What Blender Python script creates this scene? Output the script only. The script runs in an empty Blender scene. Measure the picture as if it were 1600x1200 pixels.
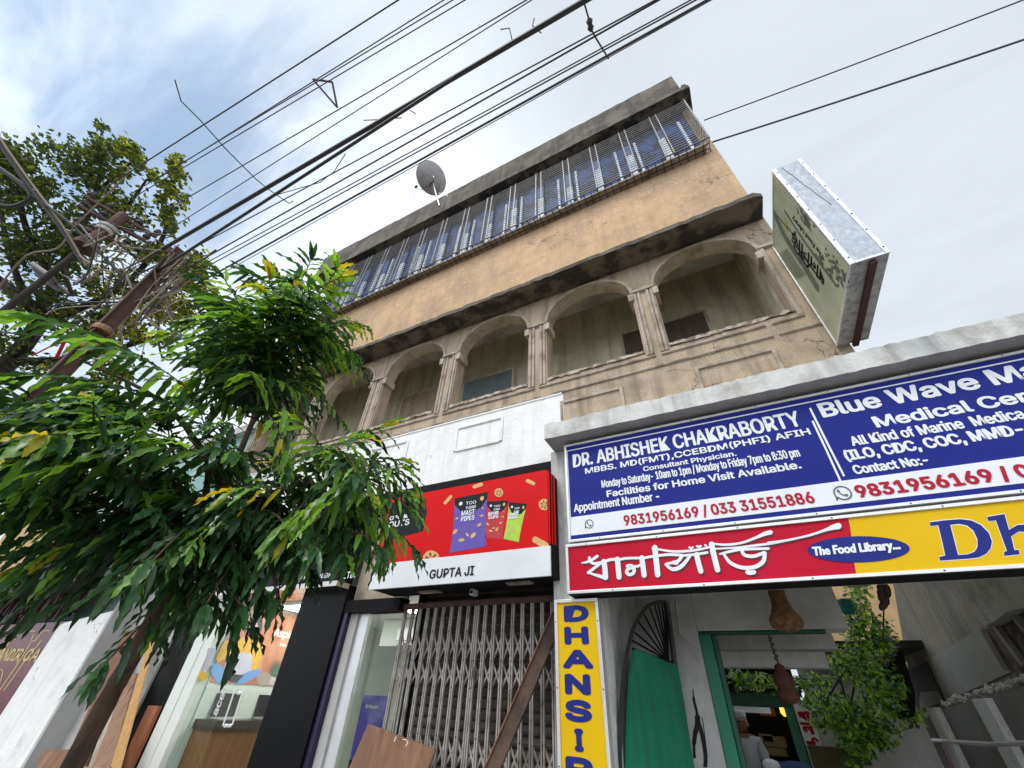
import bpy, bmesh, math, random
from mathutils import Vector, Matrix

random.seed(11)
sc = bpy.context.scene
col = sc.collection

# ------------------------------------------------------------------ camera
EYE = Vector((0.0, 0.0, 1.65))
FPX = 619.975                       # focal length in pixels of the 1600 x 1200 photograph
R = ((0.88982065, -0.2546707, -0.37863182),
     (0.45434738, 0.5713647, 0.68345507),
     (0.04228087, -0.78018281, 0.62412108))
cam_d = bpy.data.cameras.new('camera')
cam = bpy.data.objects.new('camera', cam_d)
col.objects.link(cam)
cam_d.sensor_width = 36.0
cam_d.lens = FPX / 1600.0 * 36.0
cam_d.clip_start = 0.05
cam_d.clip_end = 3000
cam.matrix_world = Matrix(((R[0][0], -R[0][1], -R[0][2], EYE.x),
                           (R[1][0], -R[1][1], -R[1][2], EYE.y),
                           (R[2][0], -R[2][1], -R[2][2], EYE.z),
                           (0, 0, 0, 1)))
sc.camera = cam

# ------------------------------------------------------------------ view, sky, sun
sc.view_settings.view_transform = 'Standard'
sc.view_settings.look = 'None'
sc.view_settings.gamma = 1
sc.view_settings.exposure = 0.0
sc.cycles.use_denoising = True
sc.cycles.max_bounces = 8
sc.cycles.transparent_max_bounces = 12
sc.cycles.sample_clamp_indirect = 6

SUN_EL, SUN_AZ = math.radians(52), math.radians(200)      # azimuth clockwise from +Y: behind the viewer
sun_d = bpy.data.lights.new('sun', 'SUN')
sun_d.energy = 1.5
sun_d.angle = math.radians(14)
sun_d.color = (1.0, 0.955, 0.89)
sun = bpy.data.objects.new('sun', sun_d)
col.objects.link(sun)
sdir = Vector((math.sin(SUN_AZ) * math.cos(SUN_EL), math.cos(SUN_AZ) * math.cos(SUN_EL), math.sin(SUN_EL)))
sun.rotation_euler = (-sdir).to_track_quat('-Z', 'Y').to_euler()
sun.location = sdir * 60

w = bpy.data.worlds.new('World')
sc.world = w
w.use_nodes = True
nt = w.node_tree
N, L = nt.nodes, nt.links
for n in list(N):
    N.remove(n)
out = N.new('ShaderNodeOutputWorld')
sky = N.new('ShaderNodeTexSky')
sky.sky_type = 'NISHITA'
sky.sun_disc = False
sky.sun_elevation = SUN_EL
sky.sun_rotation = SUN_AZ
sky.air_density = 1.0
sky.dust_density = 1.5
bg_sky = N.new('ShaderNodeBackground')
bg_sky.inputs['Strength'].default_value = 0.15
tint = N.new('ShaderNodeMix')
tint.data_type = 'RGBA'
tint.blend_type = 'MULTIPLY'
tint.inputs[0].default_value = 1.0
tint.inputs[7].default_value = (1.05, 1.22, 1.20, 1)
L.new(sky.outputs[0], tint.inputs[6])
L.new(tint.outputs[2], bg_sky.inputs[0])
tc = N.new('ShaderNodeTexCoord')


def vmath(op, a, b=None, val=None):
    n = N.new('ShaderNodeVectorMath')
    n.operation = op
    L.new(a, n.inputs[0])
    if b is not None:
        L.new(b, n.inputs[1])
    if val is not None:
        n.inputs[1].default_value = val
    return n


def smooth(sock, lo, hi, a=0.0, b=1.0):
    n = N.new('ShaderNodeMapRange')
    n.interpolation_type = 'SMOOTHSTEP'
    n.inputs[1].default_value = lo
    n.inputs[2].default_value = hi
    n.inputs[3].default_value = a
    n.inputs[4].default_value = b
    L.new(sock, n.inputs[0])
    return n.outputs[0]


def mth(op, a, b):
    n = N.new('ShaderNodeMath')
    n.operation = op
    for k, s in enumerate((a, b)):
        if isinstance(s, (int, float)):
            n.inputs[k].default_value = s
        else:
            L.new(s, n.inputs[k])
    return n.outputs[0]


# cloud deck: direction projected on a flat layer so that the wisps run along it
sep = N.new('ShaderNodeSeparateXYZ')
L.new(tc.outputs['Generated'], sep.inputs[0])
zc = mth('MAXIMUM', sep.outputs[2], 0.08)
cmb = N.new('ShaderNodeCombineXYZ')
L.new(mth('DIVIDE', sep.outputs[0], zc), cmb.inputs[0])
L.new(mth('DIVIDE', sep.outputs[1], zc), cmb.inputs[1])
mp = N.new('ShaderNodeMapping')
mp.inputs['Rotation'].default_value = (0, 0, math.radians(20))
mp.inputs['Scale'].default_value = (1.1, 2.4, 1)
L.new(cmb.outputs[0], mp.inputs[0])
nz = N.new('ShaderNodeTexNoise')
nz.inputs['Scale'].default_value = 1.5
nz.inputs['Detail'].default_value = 7
nz.inputs['Roughness'].default_value = 0.55
nz.inputs['Distortion'].default_value = 0.7
L.new(mp.outputs[0], nz.inputs['Vector'])
blue_dot = vmath('DOT_PRODUCT', tc.outputs['Generated'], val=(-0.72, -0.30, 0.62)).outputs['Value']
blue_zone = smooth(blue_dot, 0.70, 1.0)
wisps = smooth(nz.outputs[0], 0.34, 0.66)
cover = mth('SUBTRACT', 1.0, mth('MULTIPLY', blue_zone, mth('SUBTRACT', 0.92, mth('MULTIPLY', wisps, 0.62))))
glow_dot = vmath('DOT_PRODUCT', tc.outputs['Generated'], val=(-0.66, 0.33, 0.67)).outputs['Value']
glow = smooth(glow_dot, 0.72, 1.0, 0.0, 0.42)
back = smooth(sep.outputs[1], 0.05, -0.6, 0.0, 0.95)      # brightness added to the sky behind the viewer to light the facade
soft = smooth(nz.outputs[0], 0.3, 0.72, -0.035, 0.035)
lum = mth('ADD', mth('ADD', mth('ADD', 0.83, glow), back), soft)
bg_cloud = N.new('ShaderNodeBackground')
bg_cloud.inputs['Color'].default_value = (0.915, 0.985, 1.075, 1)
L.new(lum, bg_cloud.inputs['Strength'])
mix = N.new('ShaderNodeMixShader')
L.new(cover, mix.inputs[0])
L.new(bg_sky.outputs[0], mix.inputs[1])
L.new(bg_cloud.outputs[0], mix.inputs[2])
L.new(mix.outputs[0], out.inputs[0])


# ------------------------------------------------------------------ geometry helpers
def ray(px, py):
    a, b = px - 800.0, py - 600.0
    return Vector((R[0][0] * a + R[0][1] * b + R[0][2] * FPX,
                   R[1][0] * a + R[1][1] * b + R[1][2] * FPX,
                   R[2][0] * a + R[2][1] * b + R[2][2] * FPX))


def at(px, py, Y=None, X=None, Z=None, t=None):
    """the point of the scene seen at a pixel of the photograph, on a plane Y, X or Z = const (or at depth t)"""
    d = ray(px, py)
    if Y is not None:
        t = Y / d.y
    elif X is not None:
        t = X / d.x
    elif Z is not None:
        t = (Z - EYE.z) / d.z
    return EYE + d * t


ORIG = {}


class MB:
    """collects shapes in world coordinates; build() links them as ONE mesh object"""

    def __init__(s):
        s.v, s.f, s.m = [], [], []

    def poly(s, pts, mi=0):
        b = len(s.v)
        s.v += [tuple(p) for p in pts]
        s.f.append(tuple(range(b, b + len(pts))))
        s.m.append(mi)
        return s

    def box(s, x0, x1, y0, y1, z0, z1, mi=0):
        b = len(s.v)
        s.v += [(x, y, z) for z in (z0, z1) for y in (y0, y1) for x in (x0, x1)]
        for q in ((0, 2, 3, 1), (4, 5, 7, 6), (0, 1, 5, 4), (2, 6, 7, 3), (0, 4, 6, 2), (1, 3, 7, 5)):
            s.f.append(tuple(b + k for k in q))
            s.m.append(mi)
        return s

    def prism(s, pts, vec, mi=0):
        b, n = len(s.v), len(pts)
        vec = Vector(vec)
        s.v += [tuple(p) for p in pts] + [tuple(Vector(p) + vec) for p in pts]
        s.f.append(tuple(range(b, b + n)))
        s.f.append(tuple(b + n + k for k in reversed(range(n))))
        for k in range(n):
            s.f.append((b + k, b + n + k, b + n + (k + 1) % n, b + (k + 1) % n))
        s.m += [mi] * (n + 2)
        return s

    def beam(s, a, b, w1, w2, side=(0, 1, 0), mi=0):
        """square bar from a to b: w1 across, w2 along `side`"""
        a, b = Vector(a), Vector(b)
        d = (b - a).normalized()
        n2 = Vector(side)
        n2 = (n2 - d * n2.dot(d)).normalized()
        n1 = d.cross(n2)
        q = [a + n1 * (w1 / 2 * i) + n2 * (w2 / 2 * j) for i, j in ((-1, -1), (1, -1), (1, 1), (-1, 1))]
        return s.prism(q, b - a, mi)

    def tube(s, pts, r, n=6, mi=0, caps=True):
        pts = [Vector(p) for p in pts]
        rs = r if isinstance(r, (list, tuple)) else [r] * len(pts)
        b0 = len(s.v)
        up = Vector((0.13, 0.31, 0.94))
        for k, p in enumerate(pts):
            d = (pts[min(k + 1, len(pts) - 1)] - pts[max(k - 1, 0)]).normalized()
            a = d.cross(up)
            if a.length < 0.05:
                a = d.cross(Vector((1, 0, 0)))
            a.normalize()
            c = d.cross(a)
            for j in range(n):
                th = 2 * math.pi * j / n
                s.v.append(tuple(p + (a * math.cos(th) + c * math.sin(th)) * rs[k]))
        for k in range(len(pts) - 1):
            for j in range(n):
                s.f.append((b0 + k * n + j, b0 + k * n + (j + 1) % n, b0 + (k + 1) * n + (j + 1) % n, b0 + (k + 1) * n + j))
                s.m.append(mi)
        if caps:
            s.f.append(tuple(b0 + j for j in reversed(range(n))))
            s.f.append(tuple(b0 + (len(pts) - 1) * n + j for j in range(n)))
            s.m += [mi, mi]
        return s

    def lathe(s, base, axis, prof, n=16, mi=0, squash=1.0):
        """prof: list of (height, radius) along axis"""
        base, axis = Vector(base), Vector(axis).normalized()
        a = axis.cross(Vector((0.3, 0.9, 0.1))).normalized()
        c = axis.cross(a)
        b0 = len(s.v)
        for h, r in prof:
            for j in range(n):
                th = 2 * math.pi * j / n
                s.v.append(tuple(base + axis * h + (a * math.cos(th) + c * math.sin(th) * squash) * r))
        for k in range(len(prof) - 1):
            for j in range(n):
                s.f.append((b0 + k * n + j, b0 + k * n + (j + 1) % n, b0 + (k + 1) * n + (j + 1) % n, b0 + (k + 1) * n + j))
                s.m.append(mi)
        s.f.append(tuple(b0 + j for j in reversed(range(n))))
        s.f.append(tuple(b0 + (len(prof) - 1) * n + j for j in range(n)))
        s.m += [mi, mi]
        return s

    def build(s, name, mats, parent=None, smooth=False, bevel=0.0, fix=True, loc=None):
        if not isinstance(mats, (list, tuple)):
            mats = [mats]
        if parent is not None:
            o = ORIG[parent.name]
        elif loc is not None:
            o = Vector(loc)
        else:
            xs, ys, zs = zip(*s.v)
            o = Vector(((min(xs) + max(xs)) / 2, (min(ys) + max(ys)) / 2, min(zs)))
        me = bpy.data.meshes.new(name)
        me.from_pydata([(x - o.x, y - o.y, z - o.z) for x, y, z in s.v], [], s.f)
        for m in mats:
            me.materials.append(m)
        me.polygons.foreach_set('material_index', s.m)
        if smooth:
            me.polygons.foreach_set('use_smooth', [True] * len(me.polygons))
        me.update()
        if fix:
            bm = bmesh.new()
            bm.from_mesh(me)
            bmesh.ops.recalc_face_normals(bm, faces=bm.faces)
            bm.to_mesh(me)
            bm.free()
        ob = bpy.data.objects.new(name, me)
        col.objects.link(ob)
        ORIG[ob.name] = o
        if parent is not None:
            ob.parent = parent
        else:
            ob.location = o
        if bevel:
            bv = ob.modifiers.new('bevel', 'BEVEL')
            bv.width = bevel
            bv.segments = 2
            bv.limit_method = 'ANGLE'
            bv.angle_limit = math.radians(40)
        return ob


def tag(o, label=None, cat=None, group=None, kind=None):
    if label:
        o['label'] = label
    if cat:
        o['category'] = cat
    if group:
        o['group'] = group
    if kind:
        o['kind'] = kind
    return o


def thing(name, loc, label, cat, group=None):
    o = bpy.data.objects.new(name, None)
    o.empty_display_size = 0.2
    col.objects.link(o)
    o.location = loc
    ORIG[o.name] = Vector(loc)
    return tag(o, label, cat, group)


# ------------------------------------------------------------------ materials
def mat(name, c, rough=0.75, metal=0.0, var=0.12, scale=5.0, bump=0.15, bscale=45.0,
        c2=None, s2=1.6, lo=0.48, hi=0.62, amt2=1.0, streak=None, samt=0.5, speck=None, spamt=0.6, spscale=90,
        emit=None, estr=0.0, stretch=(1, 1, 1), spec=0.5, crack=None, cscale=1.1):
    m = bpy.data.materials.new(name)
    m.use_nodes = True
    t = m.node_tree
    b = t.nodes['Principled BSDF']
    b.inputs['Roughness'].default_value = rough
    b.inputs['Metallic'].default_value = metal
    b.inputs['Specular IOR Level'].default_value = spec
    g = t.nodes.new('ShaderNodeNewGeometry')

    def noise(sc_, det=5, st=(1, 1, 1), off=0.0):
        mp_ = t.nodes.new('ShaderNodeMapping')
        mp_.inputs['Scale'].default_value = st
        mp_.inputs['Location'].default_value = (off, off * 0.7, off * 1.3)
        t.links.new(g.outputs['Position'], mp_.inputs[0])
        n_ = t.nodes.new('ShaderNodeTexNoise')
        n_.inputs['Scale'].default_value = sc_
        n_.inputs['Detail'].default_value = det
        n_.inputs['Roughness'].default_value = 0.6
        t.links.new(mp_.outputs[0], n_.inputs['Vector'])
        return n_.outputs[0]

    def rng(sock, a, b_, c_, d_):
        n_ = t.nodes.new('ShaderNodeMapRange')
        n_.inputs[1].default_value = a
        n_.inputs[2].default_value = b_
        n_.inputs[3].default_value = c_
        n_.inputs[4].default_value = d_
        t.links.new(sock, n_.inputs[0])
        return n_.outputs[0]

    def mixc(fac, a, b_, mode='MIX'):
        n_ = t.nodes.new('ShaderNodeMix')
        n_.data_type = 'RGBA'
        n_.blend_type = mode
        if isinstance(fac, float):
            n_.inputs[0].default_value = fac
        else:
            t.links.new(fac, n_.inputs[0])
        for k, s_ in ((6, a), (7, b_)):
            if isinstance(s_, tuple):
                n_.inputs[k].default_value = (*s_[:3], 1)
            else:
                t.links.new(s_, n_.inputs[k])
        return n_.outputs[2]

    cur = (c[0], c[1], c[2])
    if c2:
        cur = mixc(rng(noise(s2, 8, stretch), lo, hi, 0, amt2), cur, tuple(c2))
    if speck:
        cur = mixc(rng(noise(spscale, 3, (1, 1, 1), 3.1), 0.52, 0.66, 0, spamt), cur, tuple(speck))
    if streak:
        cur = mixc(rng(noise(3.0, 6, (2.6, 2.6, 0.22), 7.7), 0.47, 0.68, 0, samt), cur, tuple(streak))
    if crack:
        vo = t.nodes.new('ShaderNodeTexVoronoi')
        vo.feature = 'DISTANCE_TO_EDGE'
        vo.inputs['Scale'].default_value = cscale
        ad = t.nodes.new('ShaderNodeVectorMath')
        ad.operation = 'ADD'
        n3 = t.nodes.new('ShaderNodeTexNoise')
        n3.inputs['Scale'].default_value = 2.4
        n3.inputs['Detail'].default_value = 6
        t.links.new(g.outputs['Position'], n3.inputs['Vector'])
        t.links.new(g.outputs['Position'], ad.inputs[0])
        t.links.new(n3.outputs['Color'], ad.inputs[1])
        t.links.new(ad.outputs[0], vo.inputs['Vector'])
        mk_ = t.nodes.new('ShaderNodeMath')
        mk_.operation = 'MULTIPLY'
        t.links.new(rng(vo.outputs['Distance'], 0.004, 0.010, 1, 0), mk_.inputs[0])
        t.links.new(rng(noise(1.1, 2, (1, 1, 1), 9.0), 0.50, 0.58, 0, 0.8), mk_.inputs[1])
        cur = mixc(mk_.outputs[0], cur, tuple(crack))
    if var:
        v = rng(noise(scale, 6, stretch, 1.7), 0.25, 0.75, 1 - var, 1 + var)
        cmb_ = t.nodes.new('ShaderNodeCombineColor')
        for k in range(3):
            t.links.new(v, cmb_.inputs[k])
        cur = mixc(1.0, cur, cmb_.outputs[0], 'MULTIPLY')
    if isinstance(cur, tuple):
        b.inputs['Base Color'].default_value = (*cur, 1)
    else:
        t.links.new(cur, b.inputs['Base Color'])
    if bump:
        bn = t.nodes.new('ShaderNodeBump')
        bn.inputs['Strength'].default_value = bump
        bn.inputs['Distance'].default_value = 0.02
        t.links.new(noise(bscale, 6, stretch, 5.0), bn.inputs['Height'])
        t.links.new(bn.outputs[0], b.inputs['Normal'])
    if emit:
        b.inputs['Emission Color'].default_value = (*emit, 1)
        b.inputs['Emission Strength'].default_value = estr
    m.diffuse_color = (*c[:3], 1)
    return m


def glass_mat(name, tint=(0.9, 0.95, 0.93), refl=0.09):
    m = bpy.data.materials.new(name)
    m.use_nodes = True
    t = m.node_tree
    t.nodes.clear()
    o_ = t.nodes.new('ShaderNodeOutputMaterial')
    tr = t.nodes.new('ShaderNodeBsdfTransparent')
    tr.inputs[0].default_value = (*tint, 1)
    gl = t.nodes.new('ShaderNodeBsdfGlossy')
    gl.inputs['Roughness'].default_value = 0.03
    fr = t.nodes.new('ShaderNodeFresnel')
    fr.inputs[0].default_value = 1.45
    mx = t.nodes.new('ShaderNodeMixShader')
    ge = t.nodes.new('ShaderNodeNewGeometry')
    inv = t.nodes.new('ShaderNodeMath')
    inv.operation = 'SUBTRACT'
    inv.inputs[0].default_value = 1.0
    t.links.new(ge.outputs['Backfacing'], inv.inputs[1])
    ml = t.nodes.new('ShaderNodeMath')
    ml.operation = 'MULTIPLY'
    t.links.new(fr.outputs[0], ml.inputs[0])
    t.links.new(inv.outputs[0], ml.inputs[1])
    t.links.new(ml.outputs[0], mx.inputs[0])
    t.links.new(tr.outputs[0], mx.inputs[1])
    t.links.new(gl.outputs[0], mx.inputs[2])
    t.links.new(mx.outputs[0], o_.inputs[0])
    return m


def leaf_mat(name, c, trans=0.45, rough=0.38, var=0.25):
    m = bpy.data.materials.new(name)
    m.use_nodes = True
    t = m.node_tree
    b = t.nodes['Principled BSDF']
    o_ = t.nodes['Material Output']
    b.inputs['Roughness'].default_value = rough
    g = t.nodes.new('ShaderNodeNewGeometry')
    mr = t.nodes.new('ShaderNodeMapRange')
    mr.inputs[3].default_value = 1 - var
    mr.inputs[4].default_value = 1 + var
    t.links.new(g.outputs['Random Per Island'], mr.inputs[0])
    cc = t.nodes.new('ShaderNodeCombineColor')
    for k in range(3):
        t.links.new(mr.outputs[0], cc.inputs[k])
    mx = t.nodes.new('ShaderNodeMix')
    mx.data_type = 'RGBA'
    mx.blend_type = 'MULTIPLY'
    mx.inputs[0].default_value = 1
    mx.inputs[6].default_value = (*c, 1)
    t.links.new(cc.outputs[0], mx.inputs[7])
    t.links.new(mx.outputs[2], b.inputs['Base Color'])
    tl = t.nodes.new('ShaderNodeBsdfTranslucent')
    hs = t.nodes.new('ShaderNodeMix')
    hs.data_type = 'RGBA'
    hs.blend_type = 'MULTIPLY'
    hs.inputs[0].default_value = 1
    hs.inputs[7].default_value = (2.3, 2.1, 0.9, 1)
    t.links.new(mx.outputs[2], hs.inputs[6])
    t.links.new(hs.outputs[2], tl.inputs[0])
    ms = t.nodes.new('ShaderNodeMixShader')
    ms.inputs[0].default_value = trans
    t.links.new(b.outputs[0], ms.inputs[1])
    t.links.new(tl.outputs[0], ms.inputs[2])
    t.links.new(ms.outputs[0], o_.inputs[0])
    m.diffuse_color = (*c, 1)
    return m


K = {}
K['tan'] = mat('tan_pebbledash', (0.52, 0.405, 0.29), 0.9, crack=(0.10, 0.075, 0.055), c2=(0.36, 0.285, 0.21), s2=2.2, lo=0.5, hi=0.7, speck=(0.10, 0.075, 0.055), spamt=0.55, spscale=70, streak=(0.13, 0.105, 0.085), samt=0.55, bump=0.5, bscale=70)
K['orange'] = mat('ochre_wash', (0.59, 0.39, 0.22), 0.9, crack=(0.20, 0.13, 0.08), cscale=0.7, c2=(0.44, 0.30, 0.185), s2=1.3, lo=0.42, hi=0.62, speck=(0.66, 0.50, 0.34), spamt=0.55, spscale=22, streak=(0.33, 0.235, 0.155), samt=0.34, bump=0.5, bscale=26)
K['trim'] = mat('trim_plaster', (0.47, 0.395, 0.32), 0.9, c2=(0.22, 0.17, 0.13), s2=4, lo=0.48, hi=0.66, streak=(0.16, 0.13, 0.11), samt=0.5, bump=0.4, bscale=60)
K['sill'] = mat('flaking_sill', (0.50, 0.44, 0.37), 0.9, c2=(0.22, 0.16, 0.115), s2=9, lo=0.47, hi=0.55, bump=0.6, bscale=40)
K['cream'] = mat('old_cream_paint', (0.50, 0.42, 0.31), 0.9, crack=(0.16, 0.12, 0.09), cscale=2.5, streak=(0.22, 0.17, 0.12), samt=0.5, c2=(0.31, 0.25, 0.18), s2=3, lo=0.5, hi=0.65, bump=0.3)
K['white'] = mat('white_limewash', (0.86, 0.85, 0.825), 0.85, var=0.06, crack=(0.38, 0.36, 0.33), cscale=0.9, c2=(0.70, 0.69, 0.66), s2=2.0, lo=0.55, hi=0.72, streak=(0.50, 0.48, 0.44), samt=0.26, bump=0.4, bscale=22)
K['whiteold'] = mat('weathered_white', (0.66, 0.65, 0.615), 0.9, c2=(0.42, 0.40, 0.36), s2=3.0, lo=0.5, hi=0.68, streak=(0.20, 0.19, 0.17), samt=0.5, bump=0.6, bscale=30)
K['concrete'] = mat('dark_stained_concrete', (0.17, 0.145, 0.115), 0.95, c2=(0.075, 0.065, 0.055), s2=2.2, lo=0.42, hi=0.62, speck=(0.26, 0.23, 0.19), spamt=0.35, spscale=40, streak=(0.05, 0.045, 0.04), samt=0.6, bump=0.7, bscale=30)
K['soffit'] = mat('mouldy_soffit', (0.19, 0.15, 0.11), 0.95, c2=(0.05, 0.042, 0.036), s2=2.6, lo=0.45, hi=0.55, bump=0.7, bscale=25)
K['verandah'] = mat('olive_old_wall', (0.66, 0.60, 0.45), 0.9, c2=(0.45, 0.41, 0.31), s2=1.4, lo=0.45, hi=0.68, streak=(0.23, 0.20, 0.14), samt=0.5, bump=0.3)
K['verceil'] = mat('verandah_ceiling', (0.62, 0.60, 0.55), 0.9, c2=(0.40, 0.38, 0.34), s2=2, bump=0.2)
K['black'] = mat('black_panel', (0.006, 0.006, 0.006), 0.35, var=0.0, bump=0.0, spec=0.12)
K['blackmatt'] = mat('black_matt', (0.010, 0.009, 0.010), 0.7, var=0.1, bump=0.1, spec=0.15)
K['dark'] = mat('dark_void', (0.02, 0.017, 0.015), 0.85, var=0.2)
K['steel'] = mat('grille_steel', (0.27, 0.26, 0.255), 0.5, 0.3, var=0.4, scale=14, bump=0.1)
K['darksteel'] = mat('dark_steel', (0.07, 0.065, 0.062), 0.5, 0.5, var=0.25, bump=0.1)
K['navy'] = mat('navy_pane', (0.007, 0.013, 0.048), 0.5, var=0.5, scale=3, bump=0.0, c2=(0.03, 0.09, 0.27), s2=2.5, lo=0.44, hi=0.56, spec=0.15)
K['blue'] = mat('blue_pane', (0.022, 0.095, 0.30), 0.5, var=0.25, scale=7, bump=0.05)
K['paleblue'] = mat('pale_blue_paint', (0.74, 0.79, 0.84), 0.6, var=0.2, scale=5, c2=(0.42, 0.56, 0.72), s2=3, lo=.52, hi=.62, bump=0.1)
K['alum'] = mat('aluminium_frame', (0.72, 0.71, 0.70), 0.38, 0.55, var=0.1, bump=0.05)
K['galv'] = mat('galvanised_sheet', (0.50, 0.53, 0.57), 0.45, 0.35, var=0.16, scale=30, c2=(0.38, 0.42, 0.47), s2=24, lo=0.42, hi=0.62, streak=(0.30, 0.31, 0.33), samt=0.35, bump=0.12, stretch=(1, 1, 0.5))
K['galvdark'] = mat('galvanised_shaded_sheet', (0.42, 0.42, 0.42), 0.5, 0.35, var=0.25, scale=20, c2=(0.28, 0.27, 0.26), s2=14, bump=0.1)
K['rust'] = mat('rusty_steel', (0.13, 0.072, 0.056), 0.8, 0.2, c2=(0.09, 0.05, 0.04), s2=7, bump=0.3, var=0.25)
K['rustpale'] = mat('red_oxide_edge', (0.36, 0.17, 0.12), 0.75, 0.1, c2=(0.22, 0.10, 0.07), s2=9, bump=0.2)
K['signblue'] = mat('sign_blue', (0.012, 0.020, 0.215), 0.5, var=0.06, scale=2, bump=0.03, bscale=5, spec=0.15)
K['signwhite'] = mat('sign_white', (0.82, 0.82, 0.84), 0.42, var=0.05, scale=2, bump=0.03, bscale=5, spec=0.2)
K['signred'] = mat('sign_red', (0.52, 0.004, 0.028), 0.5, var=0.07, scale=2, bump=0.03, bscale=5, spec=0.15)
K['signyellow'] = mat('sign_yellow', (0.74, 0.46, 0.004), 0.5, var=0.06, scale=2, bump=0.03, bscale=5, spec=0.15)
K['inkred'] = mat('ink_crimson', (0.44, 0.006, 0.030), 0.5, var=0.0, bump=0, spec=0.2)
K['inkblue'] = mat('ink_blue', (0.018, 0.028, 0.20), 0.5, var=0.0, bump=0, spec=0.15)
K['inkblack'] = mat('ink_black', (0.012, 0.012, 0.014), 0.5, var=0, bump=0, spec=0.2)
K['inkshadow'] = mat('ink_maroon', (0.10, 0.006, 0.014), 0.5, var=0, bump=0)
K['bannerred'] = mat('banner_red', (0.66, 0.004, 0.006), 0.5, var=0.08, scale=3, bump=0.05, bscale=6, spec=0.15)
K['bannerwhite'] = mat('banner_white', (0.74, 0.75, 0.76), 0.5, var=0.06, bump=0.04, bscale=6)
K['purple'] = mat('packet_purple', (0.11, 0.06, 0.36), 0.35, var=0.15, scale=20, bump=0)
K['packred'] = mat('packet_red', (0.50, 0.012, 0.012), 0.35, var=0.15, scale=20, bump=0)
K['packgreen'] = mat('packet_green', (0.40, 0.62, 0.04), 0.35, var=0.15, scale=20, bump=0)
K['snack'] = mat('snack_tan', (0.70, 0.42, 0.16), 0.7, var=0.25, scale=40, bump=0)
K['snackdark'] = mat('snack_brown', (0.20, 0.06, 0.03), 0.7, var=0.1, bump=0)
K['green'] = mat('green_gloss_paint', (0.012, 0.21, 0.115), 0.45, var=0.2, scale=3, c2=(0.05, 0.07, 0.035), s2=2.6, lo=0.57, hi=0.68, streak=(0.02, 0.09, 0.055), samt=0.5, bump=0.2)
K['greendark'] = mat('dark_green_paint', (0.008, 0.085, 0.045), 0.5, var=0.2, bump=0.1)
K['passwall'] = mat('passage_wall', (0.56, 0.55, 0.53), 0.9, c2=(0.40, 0.385, 0.36), s2=1.7, lo=0.45, hi=0.7, streak=(0.30, 0.285, 0.26), samt=0.35, bump=0.3)
K['ply'] = mat('brown_plywood', (0.21, 0.105, 0.060), 0.8, var=0.22, scale=4, stretch=(5, 5, 0.7), c2=(0.28, 0.15, 0.09), s2=2, bump=0.15)
K['wood'] = mat('raw_wood_strip', (0.52, 0.29, 0.10), 0.75, var=0.25, scale=6, stretch=(6, 6, 0.6), bump=0.15)
K['knotty'] = mat('knotty_plank', (0.30, 0.17, 0.10), 0.8, var=0.35, scale=5, stretch=(4, 4, 0.7), c2=(0.13, 0.06, 0.035), s2=5, lo=0.55, hi=0.66, bump=0.2)
K['orangeboard'] = mat('terracotta_board', (0.40, 0.15, 0.07), 0.75, var=0.15, bump=0.1)
K['counter'] = mat('counter_wood', (0.23, 0.095, 0.035), 0.4, var=0.3, scale=5, stretch=(4, 7, 0.5), bump=0.05)
K['greywall'] = mat('grey_plaster', (0.46, 0.45, 0.43), 0.9, var=0.1, streak=(0.33, 0.32, 0.30), samt=0.3, bump=0.25)
K['shopwhite'] = mat('shop_interior_white', (0.74, 0.76, 0.70), 0.7, var=0.03, bump=0.05)
K['maroon'] = mat('maroon_granite_board', (0.16, 0.022, 0.035), 0.35, var=0.35, scale=18, c2=(0.11, 0.02, 0.03), s2=5, bump=0.05)
K['gold'] = mat('gold_lettering', (0.62, 0.46, 0.18), 0.4, 0.3, var=0.1, bump=0)
K['teal'] = mat('teal_wall', (0.30, 0.50, 0.47), 0.85, c2=(0.42, 0.55, 0.50), s2=2, streak=(0.2, 0.3, 0.29), samt=0.35, bump=0.2)
K['bark'] = mat('brown_bark', (0.115, 0.070, 0.045), 0.9, var=0.35, scale=8, stretch=(3, 3, 0.8), c2=(0.05, 0.032, 0.022), s2=6, bump=0.6, bscale=30)
K['darkbark'] = mat('dark_bark', (0.035, 0.026, 0.022), 0.95, var=0.3, bump=0.4)
K['cable'] = mat('black_cable', (0.055, 0.053, 0.056), 0.6, var=0.15, bump=0)
K['cablepale'] = mat('sunbleached_cable', (0.34, 0.27, 0.21), 0.7, var=0.2, bump=0)
K['asphalt'] = mat('asphalt', (0.055, 0.053, 0.052), 0.9, var=0.2, bump=0.5, bscale=90)
K['paving'] = mat('pavement_concrete', (0.28, 0.265, 0.245), 0.9, c2=(0.20, 0.19, 0.175), s2=1.2, bump=0.3)
K['nest'] = mat('woven_straw', (0.22, 0.115, 0.045), 0.95, var=0.5, scale=60, c2=(0.10, 0.05, 0.022), s2=22, bump=1.0, bscale=80)
K['nestred'] = mat('dried_gourd', (0.10, 0.036, 0.022), 0.8, var=0.4, scale=40, bump=0.6, bscale=60)
K['dish'] = mat('dish_grey', (0.36, 0.34, 0.335), 0.6, 0.2, var=0.12, c2=(0.27, 0.25, 0.24), s2=5, bump=0.05)
K['neigh'] = mat('streaked_cement', (0.30, 0.265, 0.215), 0.95, c2=(0.215, 0.195, 0.165), s2=1.2, streak=(0.13, 0.112, 0.09), samt=0.6, bump=0.5, bscale=35)
K['neighgrey'] = mat('grey_cement', (0.29, 0.285, 0.26), 0.95, var=0.12, bump=0.4, bscale=50)
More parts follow.
